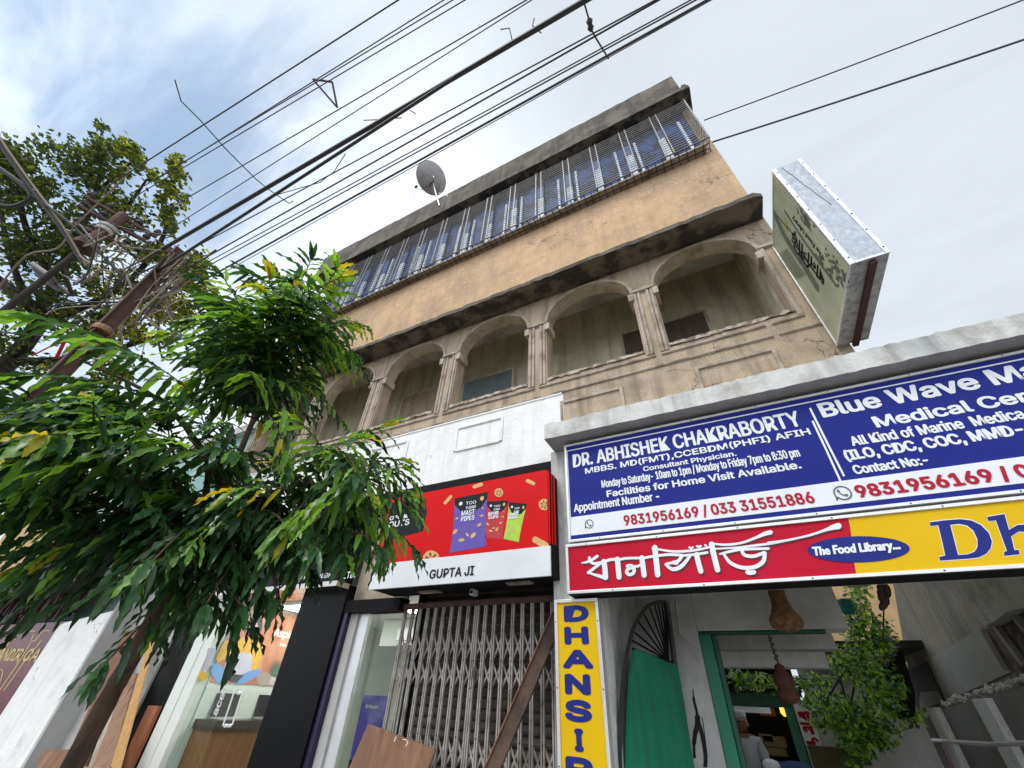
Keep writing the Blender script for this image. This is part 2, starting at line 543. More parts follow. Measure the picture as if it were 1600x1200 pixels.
K['brick'] = mat('broken_brick', (0.17, 0.12, 0.095), 0.95, c2=(0.07, 0.055, 0.05), s2=9, lo=0.45, hi=0.58, bump=1.0, bscale=18)
K['slabraw'] = mat('raw_concrete_slab', (0.50, 0.48, 0.43), 0.95, c2=(0.34, 0.32, 0.28), s2=3, bump=0.8, bscale=28)
K['tanwall'] = mat('tan_far_wall', (0.50, 0.34, 0.17), 0.9, var=0.15, streak=(0.34, 0.22, 0.11), samt=0.5)
K['artbg'] = mat('billboard_print', (0.42, 0.44, 0.30), 0.45, var=0.2, scale=2.2, c2=(0.52, 0.53, 0.39), s2=1.6, streak=(0.30, 0.32, 0.22), samt=0.4, bump=0.1, bscale=4)
K['artdark'] = mat('billboard_print_dark', (0.13, 0.14, 0.11), 0.45, var=0.3, scale=12, bump=0)
K['artyellow'] = mat('billboard_print_yellow', (0.52, 0.42, 0.03), 0.45, var=0.25, scale=30, bump=0)
K['doorbrown'] = mat('dim_brown_door', (0.085, 0.06, 0.042), 0.8, var=0.35, streak=(0.04, 0.03, 0.022), samt=0.6)
K['tealdoor'] = mat('grey_blue_door', (0.16, 0.20, 0.21), 0.8, var=0.2)
K['gatesteel'] = mat('gate_steel', (0.40, 0.365, 0.33), 0.55, 0.2, var=0.3, scale=9, c2=(0.24, 0.19, 0.15), s2=6, lo=0.5, hi=0.68, bump=0.15)
K['glass'] = glass_mat('shop_glass')
K['skin'] = mat('skin_brown', (0.22, 0.105, 0.065), 0.55, var=0.08, bump=0.03)
K['hairwhite'] = mat('white_hair', (0.52, 0.52, 0.52), 0.8, var=0.15, bump=0.3, bscale=120)
K['shirt'] = mat('pale_grey_cotton', (0.46, 0.48, 0.50), 0.9, var=0.08, bump=0.1)
K['trouser'] = mat('dark_trousers', (0.045, 0.043, 0.045), 0.9, var=0.1)
K['bluechair'] = mat('blue_plastic', (0.02, 0.075, 0.22), 0.35, var=0.05, bump=0)
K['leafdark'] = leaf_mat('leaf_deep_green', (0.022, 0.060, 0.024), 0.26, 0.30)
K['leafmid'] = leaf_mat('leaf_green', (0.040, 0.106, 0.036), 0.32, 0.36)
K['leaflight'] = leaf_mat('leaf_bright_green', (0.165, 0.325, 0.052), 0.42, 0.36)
K['leafyellow'] = leaf_mat('leaf_turning_yellow', (0.42, 0.36, 0.035), 0.4, 0.45)
K['bgleaf'] = leaf_mat('far_leaf_dark', (0.040, 0.062, 0.024), 0.34, 0.5, 0.45)
K['bgleaf2'] = leaf_mat('far_leaf_olive', (0.085, 0.115, 0.022), 0.5, 0.5, 0.45)
K['bgleaf3'] = leaf_mat('far_leaf_yellow', (0.22, 0.225, 0.022), 0.6, 0.5, 0.4)
K['vine'] = leaf_mat('vine_leaf', (0.042, 0.125, 0.02), 0.36, 0.35, 0.5)
K['vine2'] = leaf_mat('vine_leaf_light', (0.26, 0.42, 0.05), 0.45, 0.35, 0.35)
K['panel_light'] = mat('lit_ceiling_panel', (0.9, 0.9, 0.9), 0.6, emit=(1.0, 0.98, 0.94), estr=9.0, var=0, bump=0)
K['amber'] = mat('lit_amber_lamp', (0.9, 0.5, 0.1), 0.6, emit=(1.0, 0.42, 0.05), estr=2.2, var=0, bump=0)


# ------------------------------------------------------------------ lettering
def load_font():
    try:
        p = bpy.utils.system_resource('DATAFILES', path='fonts')
        import os
        return bpy.data.fonts.load(os.path.join(p, 'Inter.woff2'))
    except Exception:
        return None


INTER = load_font()
_cache = {}


def glyphs(s, sans=True, shear=0.0, spacing=1.0, off=0.0):
    key = (s, sans, shear, spacing, off)
    if key in _cache:
        return _cache[key]
    cu = bpy.data.curves.new('lettering', 'FONT')
    if sans and INTER:
        cu.font = INTER
    cu.body = s
    cu.shear = shear
    cu.space_character = spacing
    cu.offset = off
    cu.resolution_u = 4
    ob = bpy.data.objects.new('lettering_tmp', cu)
    col.objects.link(ob)
    dg = bpy.context.evaluated_depsgraph_get()
    me = bpy.data.meshes.new_from_object(ob.evaluated_get(dg))
    vs = [(v.co.x, v.co.y) for v in me.vertices]
    fs = [tuple(p.vertices) for p in me.polygons]
    bpy.data.objects.remove(ob)
    bpy.data.curves.remove(cu)
    bpy.data.meshes.remove(me)
    _cache[key] = (vs, fs)
    return vs, fs


def cap_h(sans=True, off=0.0):
    vs, _ = glyphs('H', sans, 0, 1, off)
    return max(v[1] for v in vs) - min(v[1] for v in vs)


def lay(mb, s, fn, x0, x1, z0, h, sans=True, shear=0.0, bold=0.0, spacing=1.0, box=False, mi=0, off=0.0):
    """lettering stretched from x0 to x1 on the base line z0 with cap height h; fn(u, v, lift) gives the 3-D point"""
    vs, fs = glyphs(s, sans, shear, spacing, off)
    xs = [v[0] for v in vs]
    ys = [v[1] for v in vs]
    a, b = min(xs), max(xs)
    if box:
        y0, sy = min(ys), h / (max(ys) - min(ys))
    else:
        y0, sy = 0.0, h / cap_h(sans, off)
    sx = (x1 - x0) / max(b - a, 1e-6)
    shifts = [(0, 0)]
    if bold:
        shifts += [(bold, 0), (-bold, 0), (0, bold * 0.7), (0, -bold * 0.7), (bold * .7, bold * .5), (-bold * .7, -bold * .5), (bold * .7, -bold * .5), (-bold * .7, bold * .5)]
    for k, (du, dv) in enumerate(shifts):
        for j, f in enumerate(fs):
            b0 = len(mb.v)
            for i in f:
                x, y = vs[i]
                mb.v.append(tuple(fn(x0 + (x - a) * sx + du, z0 + (y - y0) * sy + dv, (k * 13 + j % 13) * 0.000012)))
            mb.f.append(tuple(range(b0, b0 + len(f))))
            mb.m.append(mi)


def stroke(mb, pts, w_, fn, lift=0.0, mi=0, round_=True):
    """a brush stroke: pts 2-D, w_ full width (one number or one per point)"""
    ws = w_ if isinstance(w_, (list, tuple)) else [w_] * len(pts)
    L_, R_ = [], []
    for k, p in enumerate(pts):
        a = pts[max(k - 1, 0)]
        b = pts[min(k + 1, len(pts) - 1)]
        dx, dy = b[0] - a[0], b[1] - a[1]
        l_ = math.hypot(dx, dy) or 1
        nx, ny = -dy / l_, dx / l_
        L_.append((p[0] + nx * ws[k] / 2, p[1] + ny * ws[k] / 2))
        R_.append((p[0] - nx * ws[k] / 2, p[1] - ny * ws[k] / 2))
    for k in range(len(pts) - 1):
        mb.poly([fn(*q, lift) for q in (L_[k], L_[k + 1], R_[k + 1], R_[k])], mi)
    if round_:
        for e in (0, -1):
            p, r_ = pts[e], ws[e] / 2
            mb.poly([fn(p[0] + r_ * math.cos(t_ * math.pi / 5), p[1] + r_ * math.sin(t_ * math.pi / 5), lift + 0.0002) for t_ in range(10)], mi)


def bez(pts, n=5):
    """smooth a polyline (Catmull-Rom)"""
    o_ = []
    for k in range(len(pts) - 1):
        p0, p1, p2, p3 = pts[max(k - 1, 0)], pts[k], pts[k + 1], pts[min(k + 2, len(pts) - 1)]
        for j in range(n):
            t_ = j / n
            o_.append(tuple(0.5 * ((2 * b) + (-a + c_) * t_ + (2 * a - 5 * b + 4 * c_ - d_) * t_ * t_ + (-a + 3 * b - 3 * c_ + d_) * t_ ** 3)
                            for a, b, c_, d_ in zip(p0, p1, p2, p3)))
    o_.append(tuple(pts[-1]))
    return o_


# ------------------------------------------------------------------ ground
g = MB()
g.poly([(-400, -400, 0), (400, -400, 0), (400, 400, 0), (-400, 400, 0)])
tag(g.build('ground', K['paving'], loc=(0, 0, 0)), kind='structure')
g = MB()
g.poly([(-120, -9, 0.004), (120, -9, 0.004), (120, 0.2, 0.004), (-120, 0.2, 0.004)])
tag(g.build('road', K['asphalt'], loc=(0, 0, 0)), kind='structure')
g = MB()
g.box(-60, 60, 0.2, 0.35, 0.0, 0.13).box(-60, 60, 0.352, 3.45, 0.0, 0.125)
tag(g.build('pavement', K['paving'], loc=(0, 0, 0)), kind='structure')

# ------------------------------------------------------------------ the three-storey building
PITCH = 1.652
PIERS = [-0.155 - PITCH * k for k in range(6)]           # pier centres, right to left
PH = 0.155                                               # half width of a pier
XL, XR = -8.55, 1.6
F = 4.0                                                  # front plane
B = thing('apartment_building', (-3.4, F, 0), 'weathered tan three storey building with arched verandah and barred top floor', 'building')
rj = random.Random(3)

m = MB()                                                 # arcaded wall of the first floor
Z_SILL, Z_SPR, Z_CR, Z_TOP = 5.17, 6.30, 6.93, 6.97
m.box(XL, XR, F, F + 0.22, 3.1, Z_SILL)
bays = []
edges = [1.34] + [x for p in PIERS for x in (p + PH, p - PH)]
for k in range(0, len(edges) - 1, 2):
    bays.append((edges[k + 1], edges[k]))
for p in PIERS:
    m.box(p - PH, p + PH, F, F + 0.22, Z_SILL + 0.001, Z_TOP)
m.box(1.34, XR, F, F + 0.22, Z_SILL + 0.001, Z_TOP)
NA = 18
arch = []
for (a, b) in bays:
    c, hw = (a + b) / 2, (b - a) / 2
    pts = []
    for j in range(NA + 1):
        th = math.pi * j / NA
        pts.append((c - hw * math.cos(th), Z_SPR + (Z_CR - Z_SPR - 0.02) * math.sin(th) ** 0.86))
    arch.append(pts)
    for j in range(NA):
        (xa, za), (xb, zb) = pts[j], pts[j + 1]
        m.poly([(xa, F, za), (xb, F, zb), (xb, F, Z_TOP), (xa, F, Z_TOP)])
        m.poly([(xa, F + 0.22, za), (xb, F + 0.22, zb), (xb, F + 0.22, 7.7), (xa, F + 0.22, 7.7)])
        m.poly([(xa, F, za), (xb, F, zb), (xb, F + 0.22, zb), (xa, F + 0.22, za)])
m.build('arcade_wall', K['tan'], B)
for k, (a, b) in enumerate(bays):                        # archivolts, corbels, sills
    m = MB()
    pts = arch[k]
    c = (a + b) / 2
    for j in range(NA):
        (xa, za), (xb, zb) = pts[j], pts[j + 1]

        def off(x, z, d):
            v = Vector((x - c, 0, (z - Z_SPR) + 0.05))
            v.normalize()
            return x + v.x * d, z + v.z * d
        ia, ib = off(xa, za, -0.012), off(xb, zb, -0.012)
        oa, ob_ = off(xa, za, 0.035), off(xb, zb, 0.035)
        m.prism([(ia[0], F - 0.022, ia[1]), (ib[0], F - 0.022, ib[1]), (ob_[0], F - 0.022, ob_[1]), (oa[0], F - 0.022, oa[1])], (0, 0.235, 0))
    for s_, x in ((1, a), (-1, b)):
        m.box(min(x - 0.02 * s_, x + 0.055 * s_), max(x - 0.02 * s_, x + 0.055 * s_), F - 0.035, F + 0.215, Z_SPR - 0.11, Z_SPR + 0.02)
    m.build('arch_moulding', K['cream'], B)
    m = MB()
    n_ = 26
    prev = None
    for j in range(n_ + 1):
        x = a + (b - a) * j / n_
        q = (x, F - 0.022 + rj.uniform(-0.006, 0.012), Z_SILL + 0.05 + rj.uniform(-0.008, 0.004), Z_SILL + 0.012 - rj.uniform(0.0, 0.022))
        if prev:
            (x0, y0, t0, d0), (x1, y1, t1, d1) = prev, q
            m.poly([(x0, y0, d0), (x1, y1, d1), (x1, y1, t1), (x0, y0, t0)])
            m.poly([(x0, y0, t0), (x1, y1, t1), (x1, F + 0.24, t1), (x0, F + 0.24, t0)])
            m.poly([(x0, y0, d0), (x1, y1, d1), (x1, F + 0.0, d1 + .01), (x0, F + 0.0, d0 + .01)])
        prev = q
    m.build('sill', K['sill'], B)
for k, p in enumerate(PIERS):                            # the fluted faces of the piers
    m = MB()
    for dx in (-0.115, -0.062, 0.062, 0.115):
        m.box(p + dx - 0.02, p + dx + 0.02, F - 0.026, F + 0.01, 5.12, 6.33)
    m.box(p - PH - 0.01, p + PH + 0.01, F - 0.045, F + 0.02, 6.33, 6.385)
    m.box(p - PH - 0.006, p + PH + 0.006, F - 0.03, F + 0.02, 6.40, 6.42)
    m.build('pier', K['trim'], B, bevel=0.008)
m = MB()
m.box(1.345, 1.395, F - 0.03, F + 0.01, 5.1, 6.36).box(1.33, XR - 0.01, F - 0.045, F + 0.02, 6.36, 6.41)
m.build('jamb_moulding', K['trim'], B, bevel=0.008)
m = MB()                                                 # horizontal beads and sunk panels of the parapet
for (a, b) in bays:
    lo_, hi_ = a - 0.12, b + 0.12
    if b > 1:
        m.tube([(lo_, F - 0.006, 5.09), (1.015, F - 0.006, 5.09)], 0.021, 8)
        m.tube([(1.085, F - 0.006, 5.09), (1.39, F - 0.006, 5.09)], 0.021, 8)
        m.tube([(lo_ - 0.1, F - 0.006, 4.915), (1.04, F - 0.006, 4.915)], 0.021, 8)
        m.tube([(1.095, F - 0.006, 4.915), (1.585, F - 0.006, 4.915)], 0.021, 8)
    else:
        m.tube([(lo_, F - 0.006, 5.09), (hi_, F - 0.006, 5.09)], 0.021, 8)
        m.tube([(a - 0.2, F - 0.006, 4.915), (b + 0.199, F - 0.006, 4.915)], 0.021, 8)
for k in range(2):
    c = 0.59 - PITCH * k
    for x in (c - 0.39, c + 0.39):
        m.box(x - 0.022, x + 0.022, F - 0.022, F + 0.01, 4.2, 4.755)
    m.box(c - 0.3675, c + 0.3675, F - 0.024, F + 0.01, 4.711, 4.753)
m.build('parapet_moulding', K['trim'], B, bevel=0.006)
m = MB()                                                 # the shop's limewashed band
m.box(XL, -1.425, F - 0.018, F + 0.02, 3.90, 4.86)
for k in range(2, 6):
    c = 0.59 - PITCH * k + 0.02
    for x in (c - 0.37, c + 0.37):
        m.box(x - 0.02, x + 0.02, F - 0.042, F, 4.35, 4.735)
    for z in (4.355, 4.73):
        m.box(c - 0.349, c + 0.349, F - 0.040, F, z - 0.02, z + 0.02)
m.tube([(XL, F - 0.012, 4.875), (-1.44, F - 0.012, 4.875)], 0.022, 8)
m.build('painted_band', K['white'], B, bevel=0.006)
m = MB()                                                 # chajja: the ledge over the arches, with a crumbling lip
n_ = 110
prev = None
for j in range(n_ + 1):
    x = -8.7 + (1.585 + 8.7) * j / n_
    e = 0.05 if j == n_ else 0.0
    q = (x, 3.60 + rj.uniform(-0.008, 0.012) + e, 7.045 + rj.uniform(-0.008, 0.006), 6.955 + rj.uniform(-0.006, 0.014), 3.70 + rj.uniform(-0.03, 0.045))
    if prev:
        (x0, y0, t0, d0, i0), (x1, y1, t1, d1, i1) = prev, q
        m.poly([(x0, y0, d0), (x1, y1, d1), (x1, y1, t1), (x0, y0, t0)])
        m.poly([(x0, y0, t0), (x1, y1, t1), (x1, F, 7.10), (x0, F, 7.10)])
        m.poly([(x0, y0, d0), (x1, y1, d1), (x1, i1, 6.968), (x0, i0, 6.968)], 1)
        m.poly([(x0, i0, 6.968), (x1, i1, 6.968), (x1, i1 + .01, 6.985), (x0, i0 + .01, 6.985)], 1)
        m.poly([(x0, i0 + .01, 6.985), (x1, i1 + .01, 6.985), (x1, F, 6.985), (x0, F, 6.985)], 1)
    prev = q
m.poly([(1.585, 3.65, 6.96), (1.585, F, 6.985), (1.585, F, 7.1), (1.585, 3.65, 7.04)])
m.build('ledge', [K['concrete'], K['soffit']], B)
m = MB()                                                 # second-floor parapet in ochre wash
m.box(XL, XR, F, F + 0.2, 6.99, 9.304)
m.box(1.44, XR, F + 0.001, F + 0.25, 9.3045, 11.33)
m.build('ochre_wall', K['orange'], B)
m = MB()
m.box(XL, 1.44, F - 0.16, F + 0.25, 9.305, 9.36)
m.build('window_ledge', K['trim'], B)
m = MB()                                                 # verandah inside, side walls, back
m.box(XL, 1.36, 5.16, 5.3, 5.0, 7.76)
m.box(1.352, XR - 0.002, F + 0.221, 7.6, 3.1, 11.33)
m.box(XL, XL + 0.2, F + 0.221, 7.6, 3.1, 11.33)
m.box(XL + .2, 1.35, F + 0.222, 5.159, 5.0, 5.05)
m.build('verandah_wall', K['verandah'], B)
m = MB()
m.box(XL + .2, 1.35, F + 0.222, 5.16, 7.72, 7.8)
m.build('verandah_ceiling', K['verceil'], B)
for tl, tr in (((1036, 507), (1098, 488)), ((972, 522), (1030, 508)), ((727, 596), (800, 581)), ((632, 621), (690, 606))):   # doors seen over the sill
    qa, qb = at(*tl, Y=5.1), at(*tr, Y=5.1)
    xa, xb, zt = qa.x, qb.x, (qa.z + qb.z) / 2
    m = MB()
    m.box(xa - 0.05, xb + 0.05, 5.10, 5.159, 5.06, zt + 0.06)
    fr = m.build('verandah_door', K['cream'] if xa > -2 else K['verandah'], B)
    m = MB()
    m.box(xa, xb, 5.085, 5.099, 5.06, zt)
    m.build('panel', K['doorbrown'] if xa > -3 else K['tan'] if xa < -5 else K['tealdoor'], fr)
m = MB()                                                 # recess behind the grille
m.box(XL + .2, 1.44, F + 0.02, F + 0.1, 9.361, 11.33)
m.build('window_recess', K['blackmatt'], B)
m = MB()                                                 # red cloth left on the verandah
for k in range(14):
    x = 0.12 + 0.022 * k
    m.box(x, x + 0.02, 4.16 + 0.01 * (k % 3), 4.22, 5.232, 5.32 + 0.05 * math.sin(k * 0.9) + 0.02 * (k % 2))
cl = m.build('cloth', mat('red_cloth', (0.28, 0.02, 0.03), 0.9))
tag(cl, 'dark red cloth bundle lying on the sill of the rightmost arch', 'cloth')
PAIRS = [0.876, 0.238, -0.404, -1.03, -1.68, -2.33, -2.96, -3.60, -4.26, -4.91, -5.52, -6.14, -6.80, -7.45]
YW = F - 0.13
for k in range(len(PAIRS) + 1):                          # one window between each two mullions
    xr_ = PAIRS[k - 1] - 0.062 if k else 1.43
    xl_ = PAIRS[k] + 0.062 if k < len(PAIRS) else XL + 0.25
    m = MB()
    m.box(xl_, xr_, YW + 0.02, YW + 0.07, 9.361, 9.45)
    m.box(xl_, xr_, YW + 0.02, YW + 0.07, 11.05, 11.12, 1)
    xm = xr_ - (0.17 if k % 2 == 0 else 0.40) * (xr_ - xl_) / 0.5
    m.box(xm - 0.022, xm + 0.022, YW + 0.015, YW + 0.07, 9.451, 10.75, 0)
    win = m.build('window', [K['paleblue'], K['blackmatt']], B)
    m = MB()
    m.box(xl_ + 0.005, xr_ - 0.005, YW + 0.075, YW + 0.09, 9.451, 11.05)
    m.build('pane', K['navy'], win)
    if k < len(PAIRS):
        m = MB()
        x0, x1 = PAIRS[k] - 0.06, PAIRS[k] + 0.06
        wl = 10.25 + rj.uniform(-.12, .08)
        m.box(x0, x1, YW, YW + 0.05, 9.362, wl, 0)
        m.box(x0, x1, YW, YW + 0.05, wl + .002, 10.72, 1)
        m.box(x0, x1, YW, YW + 0.05, 10.722, 11.2, 2)
        m.build('mullion', [K['paleblue'], K['blue'], K['blackmatt']], B)
G = MB()                                                 # the projecting grille
YG, XG = 3.75, 1.50
NB = 21
for j in range(NB):
    z = 9.32 + (11.14 - 9.32) * j / (NB - 1)
    G.tube([(XL + 0.1, YG, z), (XG, YG, z)], 0.0075, 5)
    if j % 2 == 0:
        G.tube([(XG, YG, z), (XG, F, z)], 0.0085, 5)
for p in PAIRS:
    for d in (-0.063, 0.063):
        G.box(p + d - 0.009, p + d + 0.009, YG - 0.014, YG + 0.004, 9.30, 11.2)
for x in (XG, XL + 0.1):
    G.box(x - 0.014, x + 0.014, YG - 0.014, YG + 0.014, 9.29, 11.25)
    G.box(x - 0.011, x + 0.011, F - 0.035, F - 0.012, 9.29, 11.25)
G.build('window_grille', K['steel'], B)
m = MB()
x = XL + 0.1
while x < XG:
    m.tube([(x, YG - 0.005, 9.30), (x, YG + 0.03, 9.285), (x, F + 0.0, 9.285)], 0.008, 5)
    x += 0.133
for y in (YG, YG + 0.09, YG + 0.18):
    m.tube([(XL + 0.1, y, 9.288), (XG, y, 9.288)], 0.009, 5)
m.build('grille_floor', K['darksteel'], B)
m = MB()                                                 # roof slab and parapet
m.box(-8.98, 1.665, 3.62, 7.9, 11.335, 11.5)
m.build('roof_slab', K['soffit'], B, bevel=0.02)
m = MB()
n_ = 70
prev = None
for j in range(n_ + 1):
    x = -8.96 + (1.5 + 8.96) * j / n_
    q = (x, 3.598 + rj.uniform(-0.004, 0.004), 12.27 + rj.uniform(-0.012, 0.012), 11.335 + rj.uniform(-0.012, 0.006))
    if prev:
        (x0, y0, t0, d0), (x1, y1, t1, d1) = prev, q
        m.poly([(x0, y0, d0), (x1, y1, d1), (x1, y1, t1), (x0, y0, t0)])
        m.poly([(x0, y0, t0), (x1, y1, t1), (x1, 3.72, t1), (x0, 3.72, t0)])
        m.poly([(x0, y0, d0), (x1, y1, d1), (x1, 3.619, d1), (x0, 3.619, d0)])
        m.poly([(x0, 3.72, 11.5), (x1, 3.72, 11.5), (x1, 3.72, t1), (x0, 3.72, t0)])
    prev = q
m.poly([(1.5, 3.6, 11.34), (1.5, 3.72, 11.34), (1.5, 3.72, 12.26), (1.5, 3.6, 12.27)])
m.poly([(-8.96, 3.6, 11.34), (-8.96, 3.72, 11.34), (-8.96, 3.72, 12.26), (-8.96, 3.6, 12.27)])
m.build('roof_parapet', K['concrete'], B)
m = MB()
m.lathe((1.60, 3.70, 11.50), (0, 0, 1), [(0, 0.06), (0.08, 0.075), (0.17, 0.06), (0.24, 0.03), (0.30, 0.012)], 8)
m.build('rooftop_knob', K['concrete'], B)
m = MB()                                                 # ceilings over the shops and the passage, back wall
m.box(XL, 1.6, F + 0.221, 7.6, 3.3, 3.42)
m.build('ground_floor_ceiling', K['passwall'], B)
m = MB()
m.box(XL + .2, 1.35, 7.5, 7.6, 3.42, 11.33)
m.build('rear_wall', K['verandah'], B)

# ------------------------------------------------------------------ passage under the building (its walls and stepped beams)
m = MB()
m.box(-1.30, -1.115, F + 0.06, 9.4, 0.125, 3.3)
m.build('passage_wall', K['passwall'], B)
E_ = thing('green_doorway', (0.1, 5.25, 0), 'green framed doorway under stepped white stair soffits behind the red sign', 'doorway')
m = MB()
X0 = at(1093, 1000, Y=5.2).x
m.box(-1.112, X0, 5.2, 5.36, 0.0, 3.29)
m.build('doorway_wall', K['passwall'], E_)
zb1 = at(1200, 984, Y=5.2).z
xr1 = at(1325, 978, Y=5.2).x
m = MB()
m.box(X0 + 0.001, xr1, 5.2, 5.5, zb1, 2.74)
m.box(X0 + 0.001, xr1 - 0.06, 5.2, 6.1, 2.742, 2.95)
m.build('soffit_beam', K['passwall'], E_, bevel=0.006)
zb2 = at(1230, 1014, Y=6.2).z
m = MB()
m.box(X0, at(1308, 1012, Y=6.2).x, 6.2, 6.5, zb2, 2.739)
m.build('soffit_beam', K['passwall'], E_, bevel=0.006)
zb3 = at(1230, 1043, Y=7.2).z
m = MB()
m.box(X0, at(1296, 1042, Y=7.2).x, 7.2, 7.5, zb3, 2.62)
m.build('soffit_beam', K['white'], E_, bevel=0.006)
m = MB()
m.box(X0 + 0.004, X0 + 0.115, 5.185, 5.30, 0.0, zb1 - 0.032)
m.box(X0 + 0.118, X0 + 0.162, 5.215, 5.34, 0.0, zb1 - 0.04, 1)
m.box(X0 + 0.004, 0.62, 5.21, 5.31, zb1 - 0.030, zb1 - 0.006, 1)
m.build('door_frame', [K['green'], K['greendark']], E_, bevel=0.006)
m = MB()                                                 # conduit on the wall
q = [at(1047, 936, Y=5.19), at(1053, 990, Y=5.19), at(1085, 1020, Y=5.19), at(1093, 1035, Y=5.19)]
m.tube(q, 0.008, 5)
m.tube([at(1056, 936, Y=5.19), at(1062, 992, Y=5.19), at(1088, 1014, Y=5.19)], 0.008, 5)
m.build('conduit', K['passwall'], E_)
m = MB()                                                 # dark drawing scratched on the white wall
pf = lambda x, y, l=0: at(940 + x / 4, 900 + y / 4, Y=5.193 - l)
stroke(m, bez([(570, 705), (578, 780), (595, 850), (600, 920), (585, 990), (578, 1060), (582, 1140)]), [6] * 4 + [16] * 8 + [32] * 8 + [26] * 5 + [16] * 6, pf, round_=False)
stroke(m, bez([(600, 900), (620, 960), (638, 1040), (650, 1130), (648, 1195)]), 24, pf, 0.001, round_=False)
stroke(m, [(628, 880), (640, 960), (652, 1060), (662, 1130)], 5, pf, 0.001, round_=False)
m.build('wall_drawing', K['inkblack'], E_)

# ------------------------------------------------------------------ arched gate leaf, pushed open
H0, H1 = Vector((-1.085, 4.02, 0)), Vector((-0.74, 4.98, 0))
dn = (H1 - H0).normalized()
nn = Vector((dn.y, -dn.x, 0))


def leafpt(px, py, lift=0.0):
    d = ray(px, py)
    t_ = (H0 + nn * lift - EYE).dot(nn) / d.dot(nn)
    return EYE + d * t_


GL = thing('arched_gate', tuple(H0), 'green arched metal gate leaf with black fan grille, standing open in the passage', 'gate')
gf = lambda x, y, l=0: leafpt(940 + x / 4, 900 + y / 4, l)
outer = bez([(112, 1200), (108, 1060), (112, 860), (122, 700), (138, 560), (158, 450), (190, 330), (232, 245), (285, 180), (345, 158), (400, 160)], 3)
m = MB()
edge = [gf(*p) for p in bez([(150, 1200), (148, 1060), (152, 860), (165, 640), (190, 455)], 3)]
m.prism([gf(*p) for p in ((190, 455), (300, 497), (400, 540), (458, 552), (500, 800), (530, 1000), (562, 1200), (590, 1420), (150, 1420), (148, 1200), (150, 1000), (155, 850), (168, 640))], nn * 0.03)
m.build('leaf_panel', K['green'], GL)
m = MB()
stroke(m, outer, 26, lambda x, y, l=0: gf(x + 6, y + 6, 0.025 + l), round_=False)
stroke(m, outer, 26, lambda x, y, l=0: gf(x + 6, y + 6, 0.0 + l), round_=False)
stroke(m, [(108, 1200), (108, 1420)], 26, lambda x, y, l=0: gf(x + 6, y + 6, 0.025 + l), round_=False)
m.tube([gf(398, 160, .02), gf(430, 330, .02), gf(456, 552, .02)], 0.03, 6)
m.build('leaf_frame', K['darksteel'], GL)
m = MB()
cx, cy = 425, 540
for k in range(10):
    th = math.radians(99 + k * 8.6)
    # end point on the rim
    tgt = bez([(195, 405), (210, 355), (232, 290), (262, 235), (300, 195), (330, 175), (352, 168), (375, 166), (392, 166), (402, 166)], 1)[k]
    m.tube([gf(cx - 5, cy - 8, .015), gf(*tgt, .015)], 0.009, 5)
m.tube([gf(195, 455, .015), gf(300, 497, .015), gf(456, 548, .015)], 0.013, 5)
m.build('fan_grille', K['blackmatt'], GL)

# ------------------------------------------------------------------ gateway: pillar, lintel beam, canopy slab
GW = thing('gateway', (-1.3, 3.9, 0), 'white concrete gateway with pillar and projecting slab over the passage', 'gateway')
m = MB()
m.box(-1.53, -1.105, 3.76, 4.05, 0.0, 3.9)
m.build('pillar', K['whiteold'], GW, bevel=0.01)
m = MB()
m.box(-1.10, 5.0, 3.80, 3.985, 2.42, 3.9)
m.build('lintel_beam', K['passwall'], GW)
zt_, zl_ = at(1100, 605, Y=3.45).z, at(853, 686, Y=3.45).z
xs_ = at(850, 670, Y=3.45).x
m = MB()
n_ = 130
prev = None
for j in range(n_ + 1):
    x = xs_ + (5.2 - xs_) * j / n_
    q = (x, 3.45 + rj.uniform(-0.003, 0.004), zt_ + rj.uniform(-0.012, 0.008), zl_ + rj.uniform(-0.004, 0.004))
    if prev:
        (x0, y0, t0, d0), (x1, y1, t1, d1) = prev, q
        m.poly([(x0, y0, d0), (x1, y1, d1), (x1, y1, t1), (x0, y0, t0)])
        m.poly([(x0, y0, t0), (x1, y1, t1), (x1, 3.98, zt_ + 0.02), (x0, 3.98, zt_ + 0.02)])
        m.poly([(x0, y0, d0), (x1, y1, d1), (x1, 3.98, zl_), (x0, 3.98, zl_)], 1)
    prev = q
m.poly([(xs_, 3.45, zl_), (xs_, 3.98, zl_), (xs_, 3.98, zt_ + 0.02), (xs_, 3.45, zt_)])
m.build('canopy_slab', [K['whiteold'], K['greywall']], GW)

# ------------------------------------------------------------------ sign boards on the gateway
YS = 3.60
SX1 = 3.4


def zpx(px, py, Y=YS):
    return at(px, py, Y=Y).z


def xpx(px, py, Y=YS):
    return at(px, py, Y=Y).x


def flat(Y):
    return lambda u, v, l=0: Vector((u, Y - 0.003 - l, v))


def text_px(mb, s, Y, pl, pr, pt, bold=0.0, off=0.0, sans=True, shear=0.0, mi=0, spacing=1.0):
    A, C, T = at(*pl, Y=Y), at(*pr, Y=Y), at(*pt, Y=Y)
    lay(mb, s, flat(Y), A.x, C.x, (A.z + C.z) / 2, T.z - A.z, sans, shear, bold, spacing, False, mi, off)


def frame(mb, x0, x1, z0, z1, Y, wd, dp=0.02, depth=0.1, mi=0):
    """a sign's raised rim, butted at the corners"""
    mb.box(x0, x1, Y - dp, Y + depth, z1 - wd, z1, mi)
    mb.box(x0, x1, Y - dp, Y + depth, z0, z0 + wd, mi)
    mb.box(x0, x0 + wd, Y - dp, Y + depth, z0 + wd + 0.0005, z1 - wd - 0.0005, mi)
    mb.box(x1 - wd, x1, Y - dp, Y + depth, z0 + wd + 0.0005, z1 - wd - 0.0005, mi)


